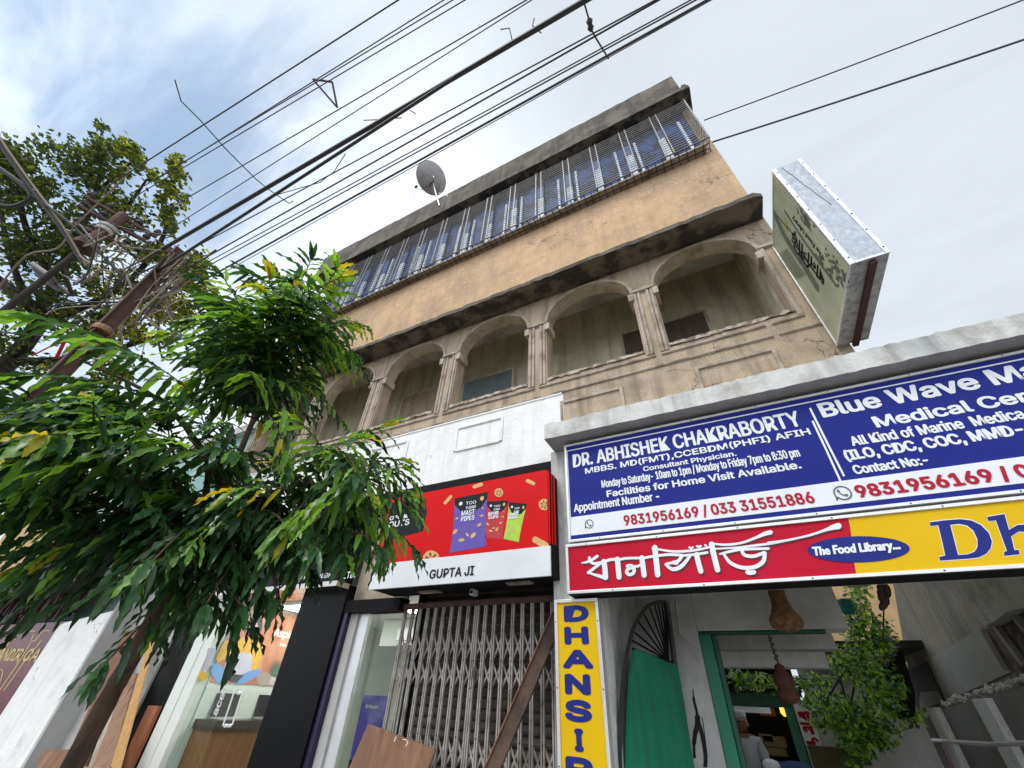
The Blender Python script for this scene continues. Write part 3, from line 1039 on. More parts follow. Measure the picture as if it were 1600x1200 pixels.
def screws(par, x0, x1, z, Y, step=0.55):
    x = x0 + 0.2
    while x < x1:
        mb = MB()
        mb.lathe((x, Y, z), (0, -1, 0), [(0, 0.006), (0.003, 0.005)], 6)
        mb.build('screw', K['darksteel'], par)
        x += step


def phone_icon(mb, cx, cz, r, Y):
    fn = flat(Y)
    ring = [(cx + r * math.cos(a), cz + r * math.sin(a)) for a in [math.radians(215 + k * 12) for k in range(29)]]
    stroke(mb, ring + [(cx - r * 1.02, cz - r * 1.02), ring[0]], r * 0.17, fn, 0.0005)
    stroke(mb, bez([(cx - r * .38, cz + r * .38), (cx - r * .34, cz + r * .05), (cx - r * .02, cz - r * .32), (cx + r * .36, cz - r * .40)]), [r * .34] * 3 + [r * .16] * 10 + [r * .34] * 3, fn, 0.001)


A_ = at(882, 697, Y=YS)
bx0, bz1, bz0 = A_.x, A_.z, zpx(885, 849)
SB = thing('clinic_sign', (1.0, YS, bz0), 'long blue clinic sign board with white lettering and red phone numbers', 'sign')
m = MB()
m.box(bx0 + 0.012, SX1, YS, YS + 0.19, bz0 + 0.012, bz1 - 0.012)
m.build('board', K['signblue'], SB)
m = MB()
frame(m, bx0, SX1 + 0.01, bz0, bz1, YS, 0.024, 0.016, 0.195)
m.build('frame', K['alum'], SB, bevel=0.003)
s7 = lambda x, y: (880 + x / 4, 540 + y / 4)
s8 = lambda x, y: (1240 + x / 4, 540 + y / 4)
zA, zB = zpx(*s7(40, 1075)), zpx(*s7(48, 1188))
m = MB()
m.box(xpx(*s7(44, 1130)), SX1 - 0.03, YS - 0.002, YS, zB, zA)
tz = zpx(*s7(20, 658))
m.box(xpx(*s7(20, 658)), SX1 - 0.03, YS - 0.002, YS, tz - 0.011, tz)
m.box(xpx(*s7(20, 658)), xpx(*s7(20, 658)) + 0.012, YS - 0.002, YS, zA + 0.0005, tz - 0.0115)
m.build('white_band', K['signwhite'], SB)
m = MB()
bl = 0.0042
text_px(m, 'DR. ABHISHEK CHAKRABORTY', YS, s7(66, 757), s7(1498, 503), s7(64, 680), 0.0061)
text_px(m, 'MBBS. MD(FMT),CCEBDM(PHFI) AFIH', YS, s7(140, 797), s7(1550, 559), s7(139, 765), 0.0036)
text_px(m, 'Consultant Physician.', YS, s7(503, 782), s7(1085, 692), s7(502, 755), 0.0029)
text_px(m, 'Monday to Saturday- 10am to 1pm / Monday to Friday 7pm to 8:30 pm', YS, s7(243, 885), s7(1485, 697), s7(242, 840), 0.0029)
text_px(m, 'Facilities for Home Visit Available.', YS, s7(276, 945), s7(1490, 768), s7(275, 907), 0.0040)
text_px(m, 'Appointment Number -', YS, s7(70, 1040), s7(603, 966), s7(69, 993), 0.0036)
text_px(m, 'Blue Wave Ma', YS, s8(192, 450), s8(1570, 185), s8(165, 368), 0.0086)
text_px(m, 'Medical Cer', YS, s8(522, 505), s8(1490, 352), s8(508, 440), 0.0065)
text_px(m, 'All Kind of Marine  Medica', YS, s8(368, 618), s8(1462, 462), s8(360, 562), 0.0043)
text_px(m, '(ILO, CDC, COC, MMD-', YS, s8(335, 714), s8(1452, 555), s8(322, 656), 0.0058)
text_px(m, 'Contact No:-', YS, s8(392, 810), s8(845, 733), s8(384, 757), 0.0043)
px8 = lambda x, y, l=0: at(1240 + x / 4, 540 + y / 4, Y=YS - 0.003 - l)
stroke(m, [(102, 390), (206, 600), (316, 816)], 13, px8, round_=False)
stroke(m, [(118, 470), (206, 655), (298, 858)], 13, px8, 0.0004, round_=False)
m.build('lettering', K['signwhite'], SB, fix=False)
m = MB()
text_px(m, '9831956169 / 033 31551886', YS - 0.003, s7(385, 1118), s7(1577, 985), s7(380, 1060), 0.0042)
m.build('phone_number', K['inkred'], SB, fix=False)
m = MB()
text_px(m, '9831956169 / 0', YS - 0.003, s8(412, 950), s8(1500, 815), s8(388, 880), 0.0061)
m.build('phone_number', K['inkred'], SB, fix=False)
m = MB()
P1, P2 = at(*s7(163, 1115), Y=YS), at(*s8(305, 922), Y=YS)
phone_icon(m, P1.x, P1.z, 0.038, YS - 0.003)
KI = mat('ink_grey_green', (0.06, 0.10, 0.09), 0.5, var=0, bump=0)
m.build('phone_symbol', KI, SB, fix=False)
m = MB()
phone_icon(m, P2.x, P2.z, 0.050, YS - 0.003)
m.build('phone_symbol', KI, SB, fix=False)
screws(SB, bx0, SX1, bz1 - 0.012, YS - 0.016)
screws(SB, bx0 + .1, SX1, bz0 + 0.012, YS - 0.016)

rx0, rz1, rz0 = xpx(884, 850), zpx(884, 852), zpx(887, 929)
SR = thing('restaurant_sign', (1.0, YS, rz0), 'long red and yellow restaurant sign board with white brush lettering', 'sign')
m = MB()
xsplit = [(1327, 797), (1328, 820), (1331, 845), (1334, 870), (1338, 897)]
m.box(rx0 + 0.012, SX1, YS, YS + 0.19, rz0 + 0.012, rz1 - 0.012)
m.build('board', K['signred'], SR)
m = MB()
yl = [at(1200 + x / 4, 760 + y / 4, Y=YS - 0.002) for x, y in ((508, 212), (515, 260), (522, 320), (530, 400), (537, 470), (545, 536))]
zt2, zb2_ = rz1 - 0.02, rz0 + 0.02
yl = [Vector((p.x, p.y, min(max(p.z, zb2_), zt2))) for p in yl]
yl[0].z, yl[-1].z = zt2, zb2_
m.poly(yl + [Vector((SX1 - 0.01, YS - 0.002, zb2_)), Vector((SX1 - 0.01, YS - 0.002, zt2))])
m.build('yellow_panel', K['signyellow'], SR)
m = MB()
frame(m, rx0, SX1 + 0.01, rz0, rz1, YS, 0.024, 0.016, 0.195)
m.build('frame', K['alum'], SR, bevel=0.003)
m = MB()
m.box(rx0 + 0.01, SX1, YS - 0.012, YS + 0.19, rz0 - 0.006, rz0 - 0.0008)
m.build('underside', K['blackmatt'], SR)
screws(SR, rx0, SX1, rz1 - 0.012, YS - 0.016, 0.62)
screws(SR, rx0 + .2, SX1, rz0 + 0.012, YS - 0.016, 0.7)
STROKES = [   # the Bengali word, one brush stroke after another (drawn on a 4.44x grid)
    ([(130, 398), (165, 392), (200, 376), (236, 352)], [8, 14, 16, 18]), ([(182, 362), (186, 386), (215, 402), (262, 396)], 17),
    ([(262, 398), (218, 432), (174, 466)], 17), ([(172, 464), (225, 482), (292, 500)], [12, 16, 24]), ([(282, 388), (290, 440), (294, 500)], 30),
    ([(284, 392), (325, 376), (392, 372)], 17), ([(376, 372), (382, 430), (388, 497)], 30),
    ([(388, 376), (440, 366), (546, 364)], 15), ([(484, 432), (458, 436), (440, 458), (456, 478), (486, 470), (492, 440), (474, 418), (446, 420)], 20), ([(486, 424), (520, 420), (548, 404)], 15), ([(546, 362), (554, 420), (562, 484)], 30),
    ([(560, 364), (600, 356), (640, 350)], 15), ([(636, 292), (646, 380), (656, 480)], 32),
    ([(620, 296), (760, 318), (900, 312), (1010, 290), (1040, 282)], [10, 14, 14, 12, 8]),
    ([(668, 346), (740, 340), (824, 344)], 16), ([(826, 346), (800, 384), (762, 396)], 20), ([(712, 408), (752, 398), (790, 402)], 16), ([(714, 412), (762, 442), (822, 420), (880, 352)], [14, 22, 24, 16]),
    ([(842, 346), (920, 338), (1000, 326)], 15), ([(926, 340), (940, 400), (956, 456)], 30),
    ([(1030, 268), (1048, 350), (1072, 446)], 32),
    ([(1020, 262), (1130, 272), (1240, 258), (1330, 226), (1400, 196), (1440, 186)], [10, 14, 14, 16, 24, 26]),
    ([(1050, 300), (1200, 292), (1340, 276), (1460, 260), (1600, 232)], [10, 12, 14, 14, 14]),
    ([(1090, 336), (1160, 318), (1240, 304), (1426, 298)], [12, 16, 16, 16]), ([(1240, 306), (1258, 342), (1320, 352), (1392, 328)], 20),
    ([(1116, 338), (1160, 396), (1240, 430), (1330, 426), (1388, 388), (1400, 330)], [16, 20, 22, 24, 26, 22]),
    ([(1280, 462), (1300, 466), (1325, 462)], 26),
    ([(876, 290), (888, 296), (900, 290)], 12), ([(930, 282), (942, 286), (954, 282)], 14), ([(985, 274), (993, 280)], 12),
]
STROKES2 = [([(0, 352), (120, 336), (250, 308), (350, 276), (405, 256), (440, 248)], [14, 13, 14, 18, 32, 40])]
fz7 = lambda dx, dy, l0: (lambda x, y, l=0: at(880 + (x + dx) * 0.225, 790 + (y + dy) * 0.225, Y=YS - l0 - l))
fz8 = lambda dx, dy, l0: (lambda x, y, l=0: at(1200 + (x + dx) * 0.25, 760 + (y + dy) * 0.25, Y=YS - l0 - l))
m, sh = MB(), MB()
for k, (p, w_) in enumerate(STROKES):
    q = bez(p, 6)
    ws = w_ if isinstance(w_, (list, tuple)) else [w_] * len(p)
    wq = [v[0] for v in bez([(x,) for x in ws], 6)]
    wq = [v * 1.2 for v in wq]
    stroke(m, q, wq, fz7(0, 0, 0.005), k * 0.00012)
    stroke(sh, q, wq, fz7(9, 11, 0.0022), k * 0.00006)
for p, w_ in STROKES2:
    q = bez(p, 6)
    wq = [v[0] for v in bez([(x,) for x in w_], 6)]
    stroke(m, q, wq, fz8(0, 0, 0.005), 0.004)
    stroke(sh, q, wq, fz8(8, 9, 0.0022), 0.002)
m.build('brush_lettering', K['signwhite'], SR, fix=False)
sh.build('lettering_shadow', K['inkshadow'], SR, fix=False)
m = MB()
oc = [fz8(0, 0, 0.005)(566 + 320 * math.cos(a) + 0 * a, 393 + 82 * math.sin(a) + (-0.013) * 320 * math.cos(a)) for a in [2 * math.pi * k / 40 for k in range(40)]]
m.poly(oc)
m.build('oval_badge', K['inkblue'], SR, fix=False)
m = MB()
pz = lambda x, y: (1200 + x / 4, 760 + y / 4)
text_px(m, 'The Food Library...', YS - 0.005, pz(292, 424), pz(832, 398), pz(290, 372), 0.0035, sans=False, shear=0.25, off=0.01)
m.build('script_lettering', K['signwhite'], SR, fix=False)
Dp = [(1010, 224), (1100, 212), (1200, 204), (1268, 212), (1330, 240), (1380, 290), (1400, 345), (1392, 385), (1366, 420), (1316, 444), (1250, 452), (1160, 458), (1075, 464), (1070, 440), (1108, 432), (1088, 340), (1064, 242), (1016, 248)]
Di = [(1138, 240), (1195, 234), (1244, 244), (1284, 276), (1310, 330), (1310, 378), (1292, 408), (1254, 424), (1188, 430), (1164, 340)]
Hp = [(1370, 190), (1478, 172), (1506, 272), (1560, 240), (1620, 238), (1676, 262), (1700, 310), (1724, 400), (1768, 392), (1772, 412), (1640, 426), (1638, 404), (1660, 402), (1634, 312), (1610, 284), (1566, 282), (1520, 312), (1540, 398), (1568, 396), (1572, 424), (1478, 434), (1474, 408), (1494, 404), (1424, 212), (1376, 216)]


def grow(P, d):
    cx_, cy_ = sum(p[0] for p in P) / len(P), sum(p[1] for p in P) / len(P)
    o_ = []
    for k, p in enumerate(P):
        a, b = P[k - 1], P[(k + 1) % len(P)]
        tx, ty = b[0] - a[0], b[1] - a[1]
        l_ = math.hypot(tx, ty) or 1
        o_.append((p[0] + ty / l_ * d, p[1] - tx / l_ * d))
    return o_


def fillpoly(mb, P, fn, mi=0):
    from mathutils.geometry import tessellate_polygon
    for tri in tessellate_polygon([[Vector((x, y, 0)) for x, y in P]]):
        mb.poly([fn(*P[k]) for k in tri], mi)


m = MB()
fillpoly(m, grow(Dp, 5), fz8(0, 0, 0.0030), 1)
fillpoly(m, grow(Hp, 5), fz8(0, 0, 0.0031), 1)
fillpoly(m, Dp, fz8(0, 0, 0.0040), 0)
fillpoly(m, Hp, fz8(0, 0, 0.0041), 0)
fillpoly(m, grow(Di, -1), fz8(0, 0, 0.0050), 1)
fillpoly(m, grow(Di, -6), fz8(0, 0, 0.0056), 2)
m.build('serif_lettering', [K['inkblue'], K['signwhite'], K['signyellow']], SR, fix=False)

YV = 3.68
a0, a1 = at(866.5, 938, Y=YV), at(934, 934, Y=YV)
vx0, vx1, vz1 = a0.x, a1.x, (a0.z + a1.z) / 2
SV = thing('vertical_sign', ((vx0 + vx1) / 2, YV, 0.2), 'tall narrow yellow sign with blue letters stacked on the white pillar', 'sign')
m = MB()
m.box(vx0 + 0.008, vx1 - 0.008, YV, YV + 0.075, 0.21, vz1 - 0.01)
m.build('board', K['signyellow'], SV)
m = MB()
frame(m, vx0, vx1, 0.2, vz1, YV, 0.026, 0.014, 0.078)
m.build('frame', K['alum'], SV, bevel=0.003)
m = MB()
q6 = lambda x, y: (840 + x / 4.287, 920 + y / 4.287)
zprev = None
for ch, (xa, ya, xb, yb) in (('D', (176, 113, 343, 218)), ('H', (180, 256, 342, 370)), ('A', (168, 411, 374, 531)), ('N', (183, 574, 355, 706)), ('S', (183, 746, 364, 890)), ('I', (248, 940, 308, 1088)), ('R', (188, 1132, 380, 1290))):
    z1, z0 = at(*q6((xa + xb) / 2, ya), Y=YV).z, at(*q6((xa + xb) / 2, yb), Y=YV).z
    x0, x1 = at(*q6(xa, (ya + yb) / 2), Y=YV).x, at(*q6(xb, (ya + yb) / 2), Y=YV).x
    lay(m, ch, flat(YV), x0 + .016, x1 - .016, z0 + .008, z1 - z0 - .016, True, 0, 0.016, 1, True)
m.build('lettering', K['inkblue'], SV, fix=False)
for z in (2.2, 1.75, 1.3, 0.9):
    for x in (vx0 + 0.012, vx1 - 0.012):
        m = MB()
        m.lathe((x, YV - 0.014, z), (0, -1, 0), [(0, 0.006), (0.003, 0.005)], 6)
        m.build('screw', K['darksteel'], SV)

# ------------------------------------------------------------------ projecting billboard at the corner
bbx0, bbx1, bby0, bby1, bbz0, bbz1 = 1.49, 1.74, 2.915, 3.97, 4.55, 6.29
BB = thing('projecting_billboard', (1.615, 3.45, bbz0), 'galvanised box billboard projecting from the corner of the tan building', 'billboard')
m = MB()
m.box(bbx0, bbx1, bby0, bby1, bbz0, bbz1)
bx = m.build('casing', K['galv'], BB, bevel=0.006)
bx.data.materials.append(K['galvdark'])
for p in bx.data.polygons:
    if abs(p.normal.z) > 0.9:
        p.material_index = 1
m = MB()
m.box(bbx0 - 0.004, bbx0 - 0.0005, bby0 + 0.03, bby1 - 0.02, bbz0 + 0.03, bbz1 - 0.03)
art = m.build('printed_face', K['artbg'], BB)
fa = lambda u, v, l=0: Vector((bbx0 - 0.006 - l, v, u))          # u up the board, v towards the wall
m = MB()
H_ = bbz1 - bbz0
gy = lambda f: bby0 + (bby1 - bby0) * f
stroke(m, bez([(bbz0 + 0.30 * H_, gy(.66)), (bbz0 + .55 * H_, gy(.62)), (bbz0 + .78 * H_, gy(.60)), (bbz0 + .97 * H_, gy(.50))]), 0.10, fa)
m.build('trunk_print', K['artdark'], art, fix=False)
m = MB()
stroke(m, bez([(bbz0 + 0.10 * H_, gy(.36)), (bbz0 + .5 * H_, gy(.34)), (bbz0 + .80 * H_, gy(.29))]), 0.03, fa, 0.0006)
m.build('trunk_print', K['artdark'], art, fix=False)
for u0, v0, nn_, su, sv in ((.12, .20, 46, .16, .10), (.50, .10, 30, .10, .06), (.30, .33, 12, .10, .04)):
    m = MB()
    for k in range(nn_):
        u, v = bbz0 + H_ * (u0 + su * rj.gauss(0, .45)), gy(min(max(v0 + sv * rj.gauss(0, .5), .04), .9))
        a_ = rj.uniform(0, 6.28)
        l_ = rj.uniform(.03, .09)
        stroke(m, [(u, v), (u + l_ * math.cos(a_), v + l_ * math.sin(a_) * .6)], [0.035, 0.006], fa, 0.001 + k * 0.00005, round_=False)
    m.build('bush_print', K['artdark'], art, fix=False)
m = MB()
for k in range(14):
    v0 = .70 + .018 * k
    stroke(m, bez([(bbz0 + (.45 + .01 * k) * H_, gy(v0)), (bbz0 + (.6 + .01 * k) * H_, gy(v0 + .03)), (bbz0 + (.75 + .01 * k) * H_, gy(min(v0 + .01, .96)))]), 0.006, fa, 0.0008 + k * 0.00003, round_=False)
m.build('line_print', K['artdark'], art, fix=False)
m = MB()
for k in range(60):
    a_ = rj.uniform(0, 6.28)
    r_ = abs(rj.gauss(0, 0.09))
    u, v = bbz0 + 0.76 * H_ + r_ * math.cos(a_), gy(0.44) + r_ * math.sin(a_) * .9
    stroke(m, [(u, v), (u + rj.uniform(-.02, .02), v + rj.uniform(-.02, .02))], [0.018, 0.006], fa, k * 0.00003, round_=False)
m.build('sprig_print', K['artyellow'], art, fix=False)
m = MB()
BENG = '\u09a7\u09be\u09a8\u09bf\u09b8\u09bf\u0981\u09a1\u09bc'
lay(m, '\u09a7\u09be\u09a8\u09bf\u09b8\u0981\u09bf\u09dc', fa, bbz0 + 0.22 * H_, bbz0 + 0.68 * H_, gy(0.40), 0.15, False, 0, 0.008)
lay(m, 'The Food Library', fa, bbz0 + 0.26 * H_, bbz0 + 0.68 * H_, gy(0.225), 0.055, False, 0.25, 0.002)
stroke(m, [(bbz0 + .6 * H_, gy(.42)), (bbz0 + .93 * H_, gy(.47))], 0.010, fa, 0.003)
m.build('print_lettering', K['inkblack'], art, fix=False)
m = MB()
frame_r = 0.018
for y in (bby0, bby1 - 0.03):
    m.box(bbx0 - 0.012, bbx0 + 0.0, y, y + 0.03, bbz0, bbz1)
for z in (bbz0, bbz1 - 0.03):
    m.box(bbx0 - 0.011, bbx0 + 0.0, bby0 + 0.0305, bby1 - 0.0305, z, z + 0.03)
for x in (bbx0 - 0.006, bbx1 - 0.022):
    m.box(x, x + 0.028, bby0 - 0.008, bby0 - 0.0, bbz0, bbz1)
m.box(bbx0 + 0.03, bbx1 - 0.03, bby0 - 0.007, bby0, bbz0 + 0.0, bbz0 + 0.025)
m.build('edge_trim', K['alum'], BB, bevel=0.002)
m = MB()
xm = (bbx0 + bbx1) / 2
m.box(xm - 0.01, xm + 0.035, bby0 + 0.02, bby1 + 0.02, bbz0 - 0.035, bbz0 - 0.002)
m.build('support_rail', mat('maroon_steel', (0.055, 0.018, 0.016), 0.6, 0.2, var=0.3), BB)
for k in range(7):
    for x in (bbx0 + 0.01, bbx1 - 0.01):
        m = MB()
        m.lathe((x, bby0 - 0.008, bbz0 + 0.08 + k * 0.26), (0, -1, 0), [(0, 0.008), (0.004, 0.006)], 6)
        m.build('rivet', K['darksteel'], BB)
m = MB()
zz = [(xm - 0.05 + 0.1 * t_ / 8 + rj.uniform(-.004, .004), bby0 - 0.0015, bbz1 - 0.04 - t_ * 0.11) for t_ in range(9)]
m.tube(zz, 0.0025, 4)
m.build('seam', K['darksteel'], BB)

# ------------------------------------------------------------------ snack shop: banner box, shutter, collapsible gate
gx0, gx1 = at(577, 922, Y=3.55).x, at(861, 885, Y=3.55).x
gz0 = 2.545
gz1 = at(850, 735, Y=3.55).z
gzm = at(855, 853, Y=3.55).z
SG = thing('shop_banner', ((gx0 + gx1) / 2, 3.55, gz0), 'red shop banner box with printed snack packets over a white name strip', 'sign')
m = MB()
m.box(gx0, gx1, 3.56, 3.97, gz0, gz1 - 0.02)
m.build('banner_box', K['blackmatt'], SG)
m = MB()
m.box(gx0, gx1 - 0.02, 3.545, 3.558, gzm, gz1)
m.build('banner_sheet', K['bannerred'], SG)
m = MB()
for k in range(3):
    m.box(gx1 - 0.018 + 0.016 * k, gx1 - 0.004 + 0.016 * k, 3.553 + 0.03 * k, 3.559 + 0.03 * k, gzm + 0.02, gz1 - 0.02 - 0.012 * k)
m.build('spare_sheets', K['bannerred'], SG)
m = MB()
m.box(gx0 - 0.01, gx1, 3.538, 3.559, gz0 - 0.01, gzm - 0.002)
m.build('name_strip', K['bannerwhite'], SG, bevel=0.004)
YB = 3.545
b4 = lambda x, y: (660 + x * 0.1417, 730 + y * 0.1417)                # 1482-wide enlargement of the banner
b5 = lambda x, y: (590 + x * 0.1875, 720 + y * 0.1875)
fb = lambda x, y, l=0: at(*b4(x, y), Y=YB - 0.002 - l)
m = MB()
text_px(m, 'GUPTA JI', 3.537, b5(430, 990), b5(800, 942), b5(430, 920), 0.004)
m.build('lettering', K['inkblack'], SG, fix=False)
m = MB()
text_px(m, '0% K', YB, b5(100, 500), b5(255, 470), b5(100, 470), 0.004)
text_px(m, 'OUTS', YB, b5(90, 560), b5(262, 530), b5(90, 515), 0.004)
m.build('slogan', K['bannerwhite'], SG, fix=False)
m = MB()
m.poly([at(610, 786, Y=YB - .0015), at(664, 777, Y=YB - .0015), at(667, 800, Y=YB - .0015), at(661, 830, Y=YB - .0015), at(600, 846, Y=YB - .0015)])
m.build('dark_patch', K['inkblack'], SG, fix=False)


def packet(name, quad, top, body, words, wpos, brand):
    """a pillow packet printed on the banner: quad TL, TR, BR, BL on the enlargement"""
    TL, TR, BR, BL = quad
    lerp = lambda a, b, f: (a[0] + (b[0] - a[0]) * f, a[1] + (b[1] - a[1]) * f)
    P = lambda u, v: lerp(lerp(TL, TR, u), lerp(BL, BR, u), v)
    mm = MB()
    side = [P(0.0 + 0.035 * math.sin(math.pi * v / 10), v / 10) for v in range(11)]
    side2 = [P(1.0 - 0.035 * math.sin(math.pi * v / 10), v / 10) for v in range(10, -1, -1)]
    fillpoly(mm, side + side2, lambda x, y: fb(x, y, 0.0))
    o_ = mm.build('packet', body, SG, fix=False)
    mm = MB()
    fillpoly(mm, [P(0, 0), P(1, 0), P(.985, .12), P(.80, .27), P(.5, .32), P(.22, .27), P(.02, .12)], lambda x, y: fb(x, y, 0.0008))
    mm.build('packet_top', K['inkblack'], o_, fix=False)
    mm = MB()
    for k, w_ in enumerate(words):
        a, c_, tt = P(*wpos[k][0]), P(*wpos[k][1]), P(*wpos[k][2])
        text_px(mm, w_, YB - 0.003, b4(*a), b4(*c_), b4(*tt), 0.0025)
    for k, w_ in enumerate(brand):
        a, c_, tt = P(.36, .17 + .085 * k), P(.66, .17 + .085 * k), P(.36, .115 + .085 * k)
        text_px(mm, w_, YB - 0.003, b4(*a), b4(*c_), b4(*tt), 0.0008)
    u_ = [P(.2 + .055 * math.cos(t_), .12 + .035 * math.sin(t_)) for t_ in [k * .63 for k in range(10)]]
    fillpoly(mm, u_, lambda x, y: fb(x, y, 0.0015))
    mm.build('packet_lettering', K['signwhite'], o_, fix=False)
    q_ = random.Random(len(words[0]))
    spots = [(.12, .38, .07), (.1, .62, .13), (.84, .42, .08), (.78, .58, .10), (.62, .75, .15), (.30, .80, .13), (.45, .72, .09), (.86, .28, .05)]
    for k, (u, v, r_) in enumerate(spots):
        mm = MB()
        c_ = P(u, v)
        a_ = q_.uniform(-1, 1)
        rr = r_ * (TR[0] - TL[0]) * 0.5
        pts = [(c_[0] + rr * 1.5 * math.cos(t_) * math.cos(a_) - rr * .75 * math.sin(t_) * math.sin(a_), c_[1] + rr * 1.5 * math.cos(t_) * math.sin(a_) + rr * .75 * math.sin(t_) * math.cos(a_)) for t_ in [j * math.pi / 5 for j in range(10)]]
        fillpoly(mm, pts, lambda x, y: fb(x, y, 0.0012 + 0.0001 * k))
        mm.build('snack_print', K['snack'], o_, fix=False)
    mm = MB()
    u_ = [P(.83 + .06 * math.cos(t_), .10 + .042 * math.sin(t_)) for t_ in [k * .63 for k in range(10)]]
    fillpoly(mm, u_, lambda x, y: fb(x, y, 0.0016))
    mm.build('packet_badge', K['snack'], o_, fix=False)


packet('a', ((355, 345), (722, 270), (706, 872), (302, 945)), None, K['purple'], ('MAST', 'PIPES'), (((.25, .36), (.63, .36), (.25, .27)), ((.25, .46), (.63, .46), (.25, .38))), ('TOO', 'YUMM!'))
packet('b', ((712, 378), (945, 365), (884, 795), (690, 780)), None, K['packred'], ('KATORI', 'CUPS'), (((.12, .37), (.62, .37), (.12, .29)), ((.14, .47), (.62, .47), (.14, .39))), ('TOO', 'YUMM!'))
packet('c', ((955, 385), (1155, 405), (1062, 825), (895, 790)), None, K['packgreen'], ('CHAKRI', 'WHEELS'), (((.1, .34), (.66, .34), (.1, .27)), ((.12, .43), (.66, .43), (.12, .36))), ('TOO', 'YUMM!'))
for (x0, y0, x1, y1, w_) in ((250, 395, 312, 325, 34), (572, 215, 650, 190, 40), (1160, 150, 1225, 180, 40), (1245, 800, 1360, 865, 72)):
    m = MB()
    stroke(m, [(x0, y0), (x1, y1)], w_, fb)
    m.build('snack_tube', K['snack'], SG, fix=False)
for (cx_, cy_, r_) in ((842, 280, 48), (1345, 412, 62), (98, 1010, 92)):
    m = MB()
    d_ = MB()
    clipx = 1376
    pts = [(min(cx_ + r_ * math.cos(a), clipx), cy_ + r_ * math.sin(a)) for a in [k * 2 * math.pi / 22 for k in range(22)]]
    m.poly([fb(*p) for p in pts])
    for k in range(6):
        a = k * math.pi / 3 + .3
        p0 = (min(cx_ + r_ * .28 * math.cos(a), clipx), cy_ + r_ * .28 * math.sin(a))
        p1 = (min(cx_ + r_ * .62 * math.cos(a), clipx), cy_ + r_ * .62 * math.sin(a))
        stroke(d_, [p0, p1], [r_ * .12, r_ * .30], fb, 0.001 + 0.0001 * k)
    o_ = m.build('snack_wheel', K['snack'], SG, fix=False)
    d_.build('wheel_holes', K['snackdark'], o_, fix=False)
m = MB()                                                  # the dark opening over the banner and the header behind it
m.box(at(560, 860, Y=3.97).x, -1.54, 3.95, 3.99, gz1 + 0.0, 3.897)
m.build('header_gap', K['blackmatt'], SG)
for px_, py_ in ((622, 935), (750, 930), (1, 1)):
    if px_ == 1:
        continue
p = at(668, 924, Z=gz0)
for cx_, nm in ((at(672, 924, Z=gz0), 0), (at(812, 910, Z=gz0), 1)):
    m = MB()
    m.box(cx_.x - 0.13, cx_.x + 0.13, cx_.y - 0.045, cx_.y + 0.045, gz0 - 0.014, gz0 - 0.001)
    m.build('soffit_lamp', K['trim'], SG)
m = MB()
c_ = at(742, 922, Z=gz0)
m.box(c_.x - 0.022, c_.x + 0.022, c_.y - 0.06, c_.y + 0.03, gz0 - 0.055, gz0 - 0.001, 0)
m.lathe((c_.x, c_.y - 0.06, gz0 - 0.03), (0, -1, 0), [(0, 0.018), (0.006, 0.016)], 10, 1)
sc_ = m.build('security_camera', [K['bannerwhite'], K['inkblack']])
tag(sc_, 'small white security camera fixed beneath the red banner box', 'camera')

RS = thing('roller_shutter', (-2.5, 4.3, 0.125), 'dark corrugated roller shutter closed behind the folding gate', 'shutter')
m = MB()
z = 0.125
rows = []
while z < 2.62:
    for k in range(4):
        rows.append((4.32 - 0.018 * math.sin(math.pi * k / 3.3), z + 0.085 * k / 4))
    z += 0.085
for (ya, za), (yb, zb) in zip(rows[:-1], rows[1:]):
    m.poly([(-3.42, ya, za), (-1.56, ya, za), (-1.56, yb, zb), (-3.42, yb, zb)])
m.build('shutter_curtain', mat('shutter_brown', (0.085, 0.066, 0.055), 0.6, 0.3, var=0.25, c2=(0.05, 0.04, 0.035), s2=3, bump=0.1), RS)
m = MB()
for x in (-3.44, -1.58):
    m.box(x - 0.03, x + 0.03, 4.24, 4.36, 0.125, 2.62)
m.box(-3.5, -1.54, 4.2, 4.5, 2.62, 2.9)
m.build('shutter_frame', K['blackmatt'], RS)

CG = thing('collapsible_gate', (-2.55, 4.06, 0.125), 'grey steel collapsible lattice gate drawn across the snack shop', 'gate')
ZT = 2.425
NV = 17
cgx0, cgx1 = -3.47, -1.66
xs = [cgx0 + (cgx1 - cgx0) * k / NV for k in range(NV + 1)]
zbands = []
za_, zb_, zc_ = at(700, 987, Y=4.05).z, at(700, 1032, Y=4.05).z, at(700, 1074, Y=4.05).z
step_ = zb_ - zc_
zz = [(za_, zb_, zc_), (at(700, 1150, Y=4.05).z, at(700, 1150, Y=4.05).z - step_, at(700, 1150, Y=4.05).z - 2 * step_)]
m = MB()
for k, x in enumerate(xs):
    for d in ((-0.011, 0.011) if k not in (9,) else (-0.022, 0.0, 0.022)):
        m.box(x + d - 0.0065, x + d + 0.0065, 4.035, 4.055 + (0.004 if d > 0 else 0), 0.15, ZT)
m.build('gate_upright', K['gatesteel'], CG)
m = MB()
for (z0_, z1_, z2_) in zz:
    for k in range(NV):
        for (zu, zd) in ((z0_, z1_), (z1_, z2_)):
            m.beam((xs[k], 4.060, zu), (xs[k + 1], 4.060, zd), 0.016, 0.004)
            m.beam((xs[k + 1], 4.067, zu), (xs[k], 4.067, zd), 0.016, 0.004)
m.build('gate_lattice', K['gatesteel'], CG)
for k, x in enumerate(xs):
    for (z0_, z1_, z2_) in zz:
        for zq in (z0_, z1_, z2_)[k % 2:k % 2 + 2]:
            m = MB()
            m.lathe((x, 4.034, zq), (0, -1, 0), [(0, 0.008), (0.005, 0.006)], 6)
            m.build('gate_rivet', K['darksteel'], CG)
m = MB()
m.box(-3.52, -1.60, 4.02, 4.10, ZT + 0.002, ZT + 0.05)
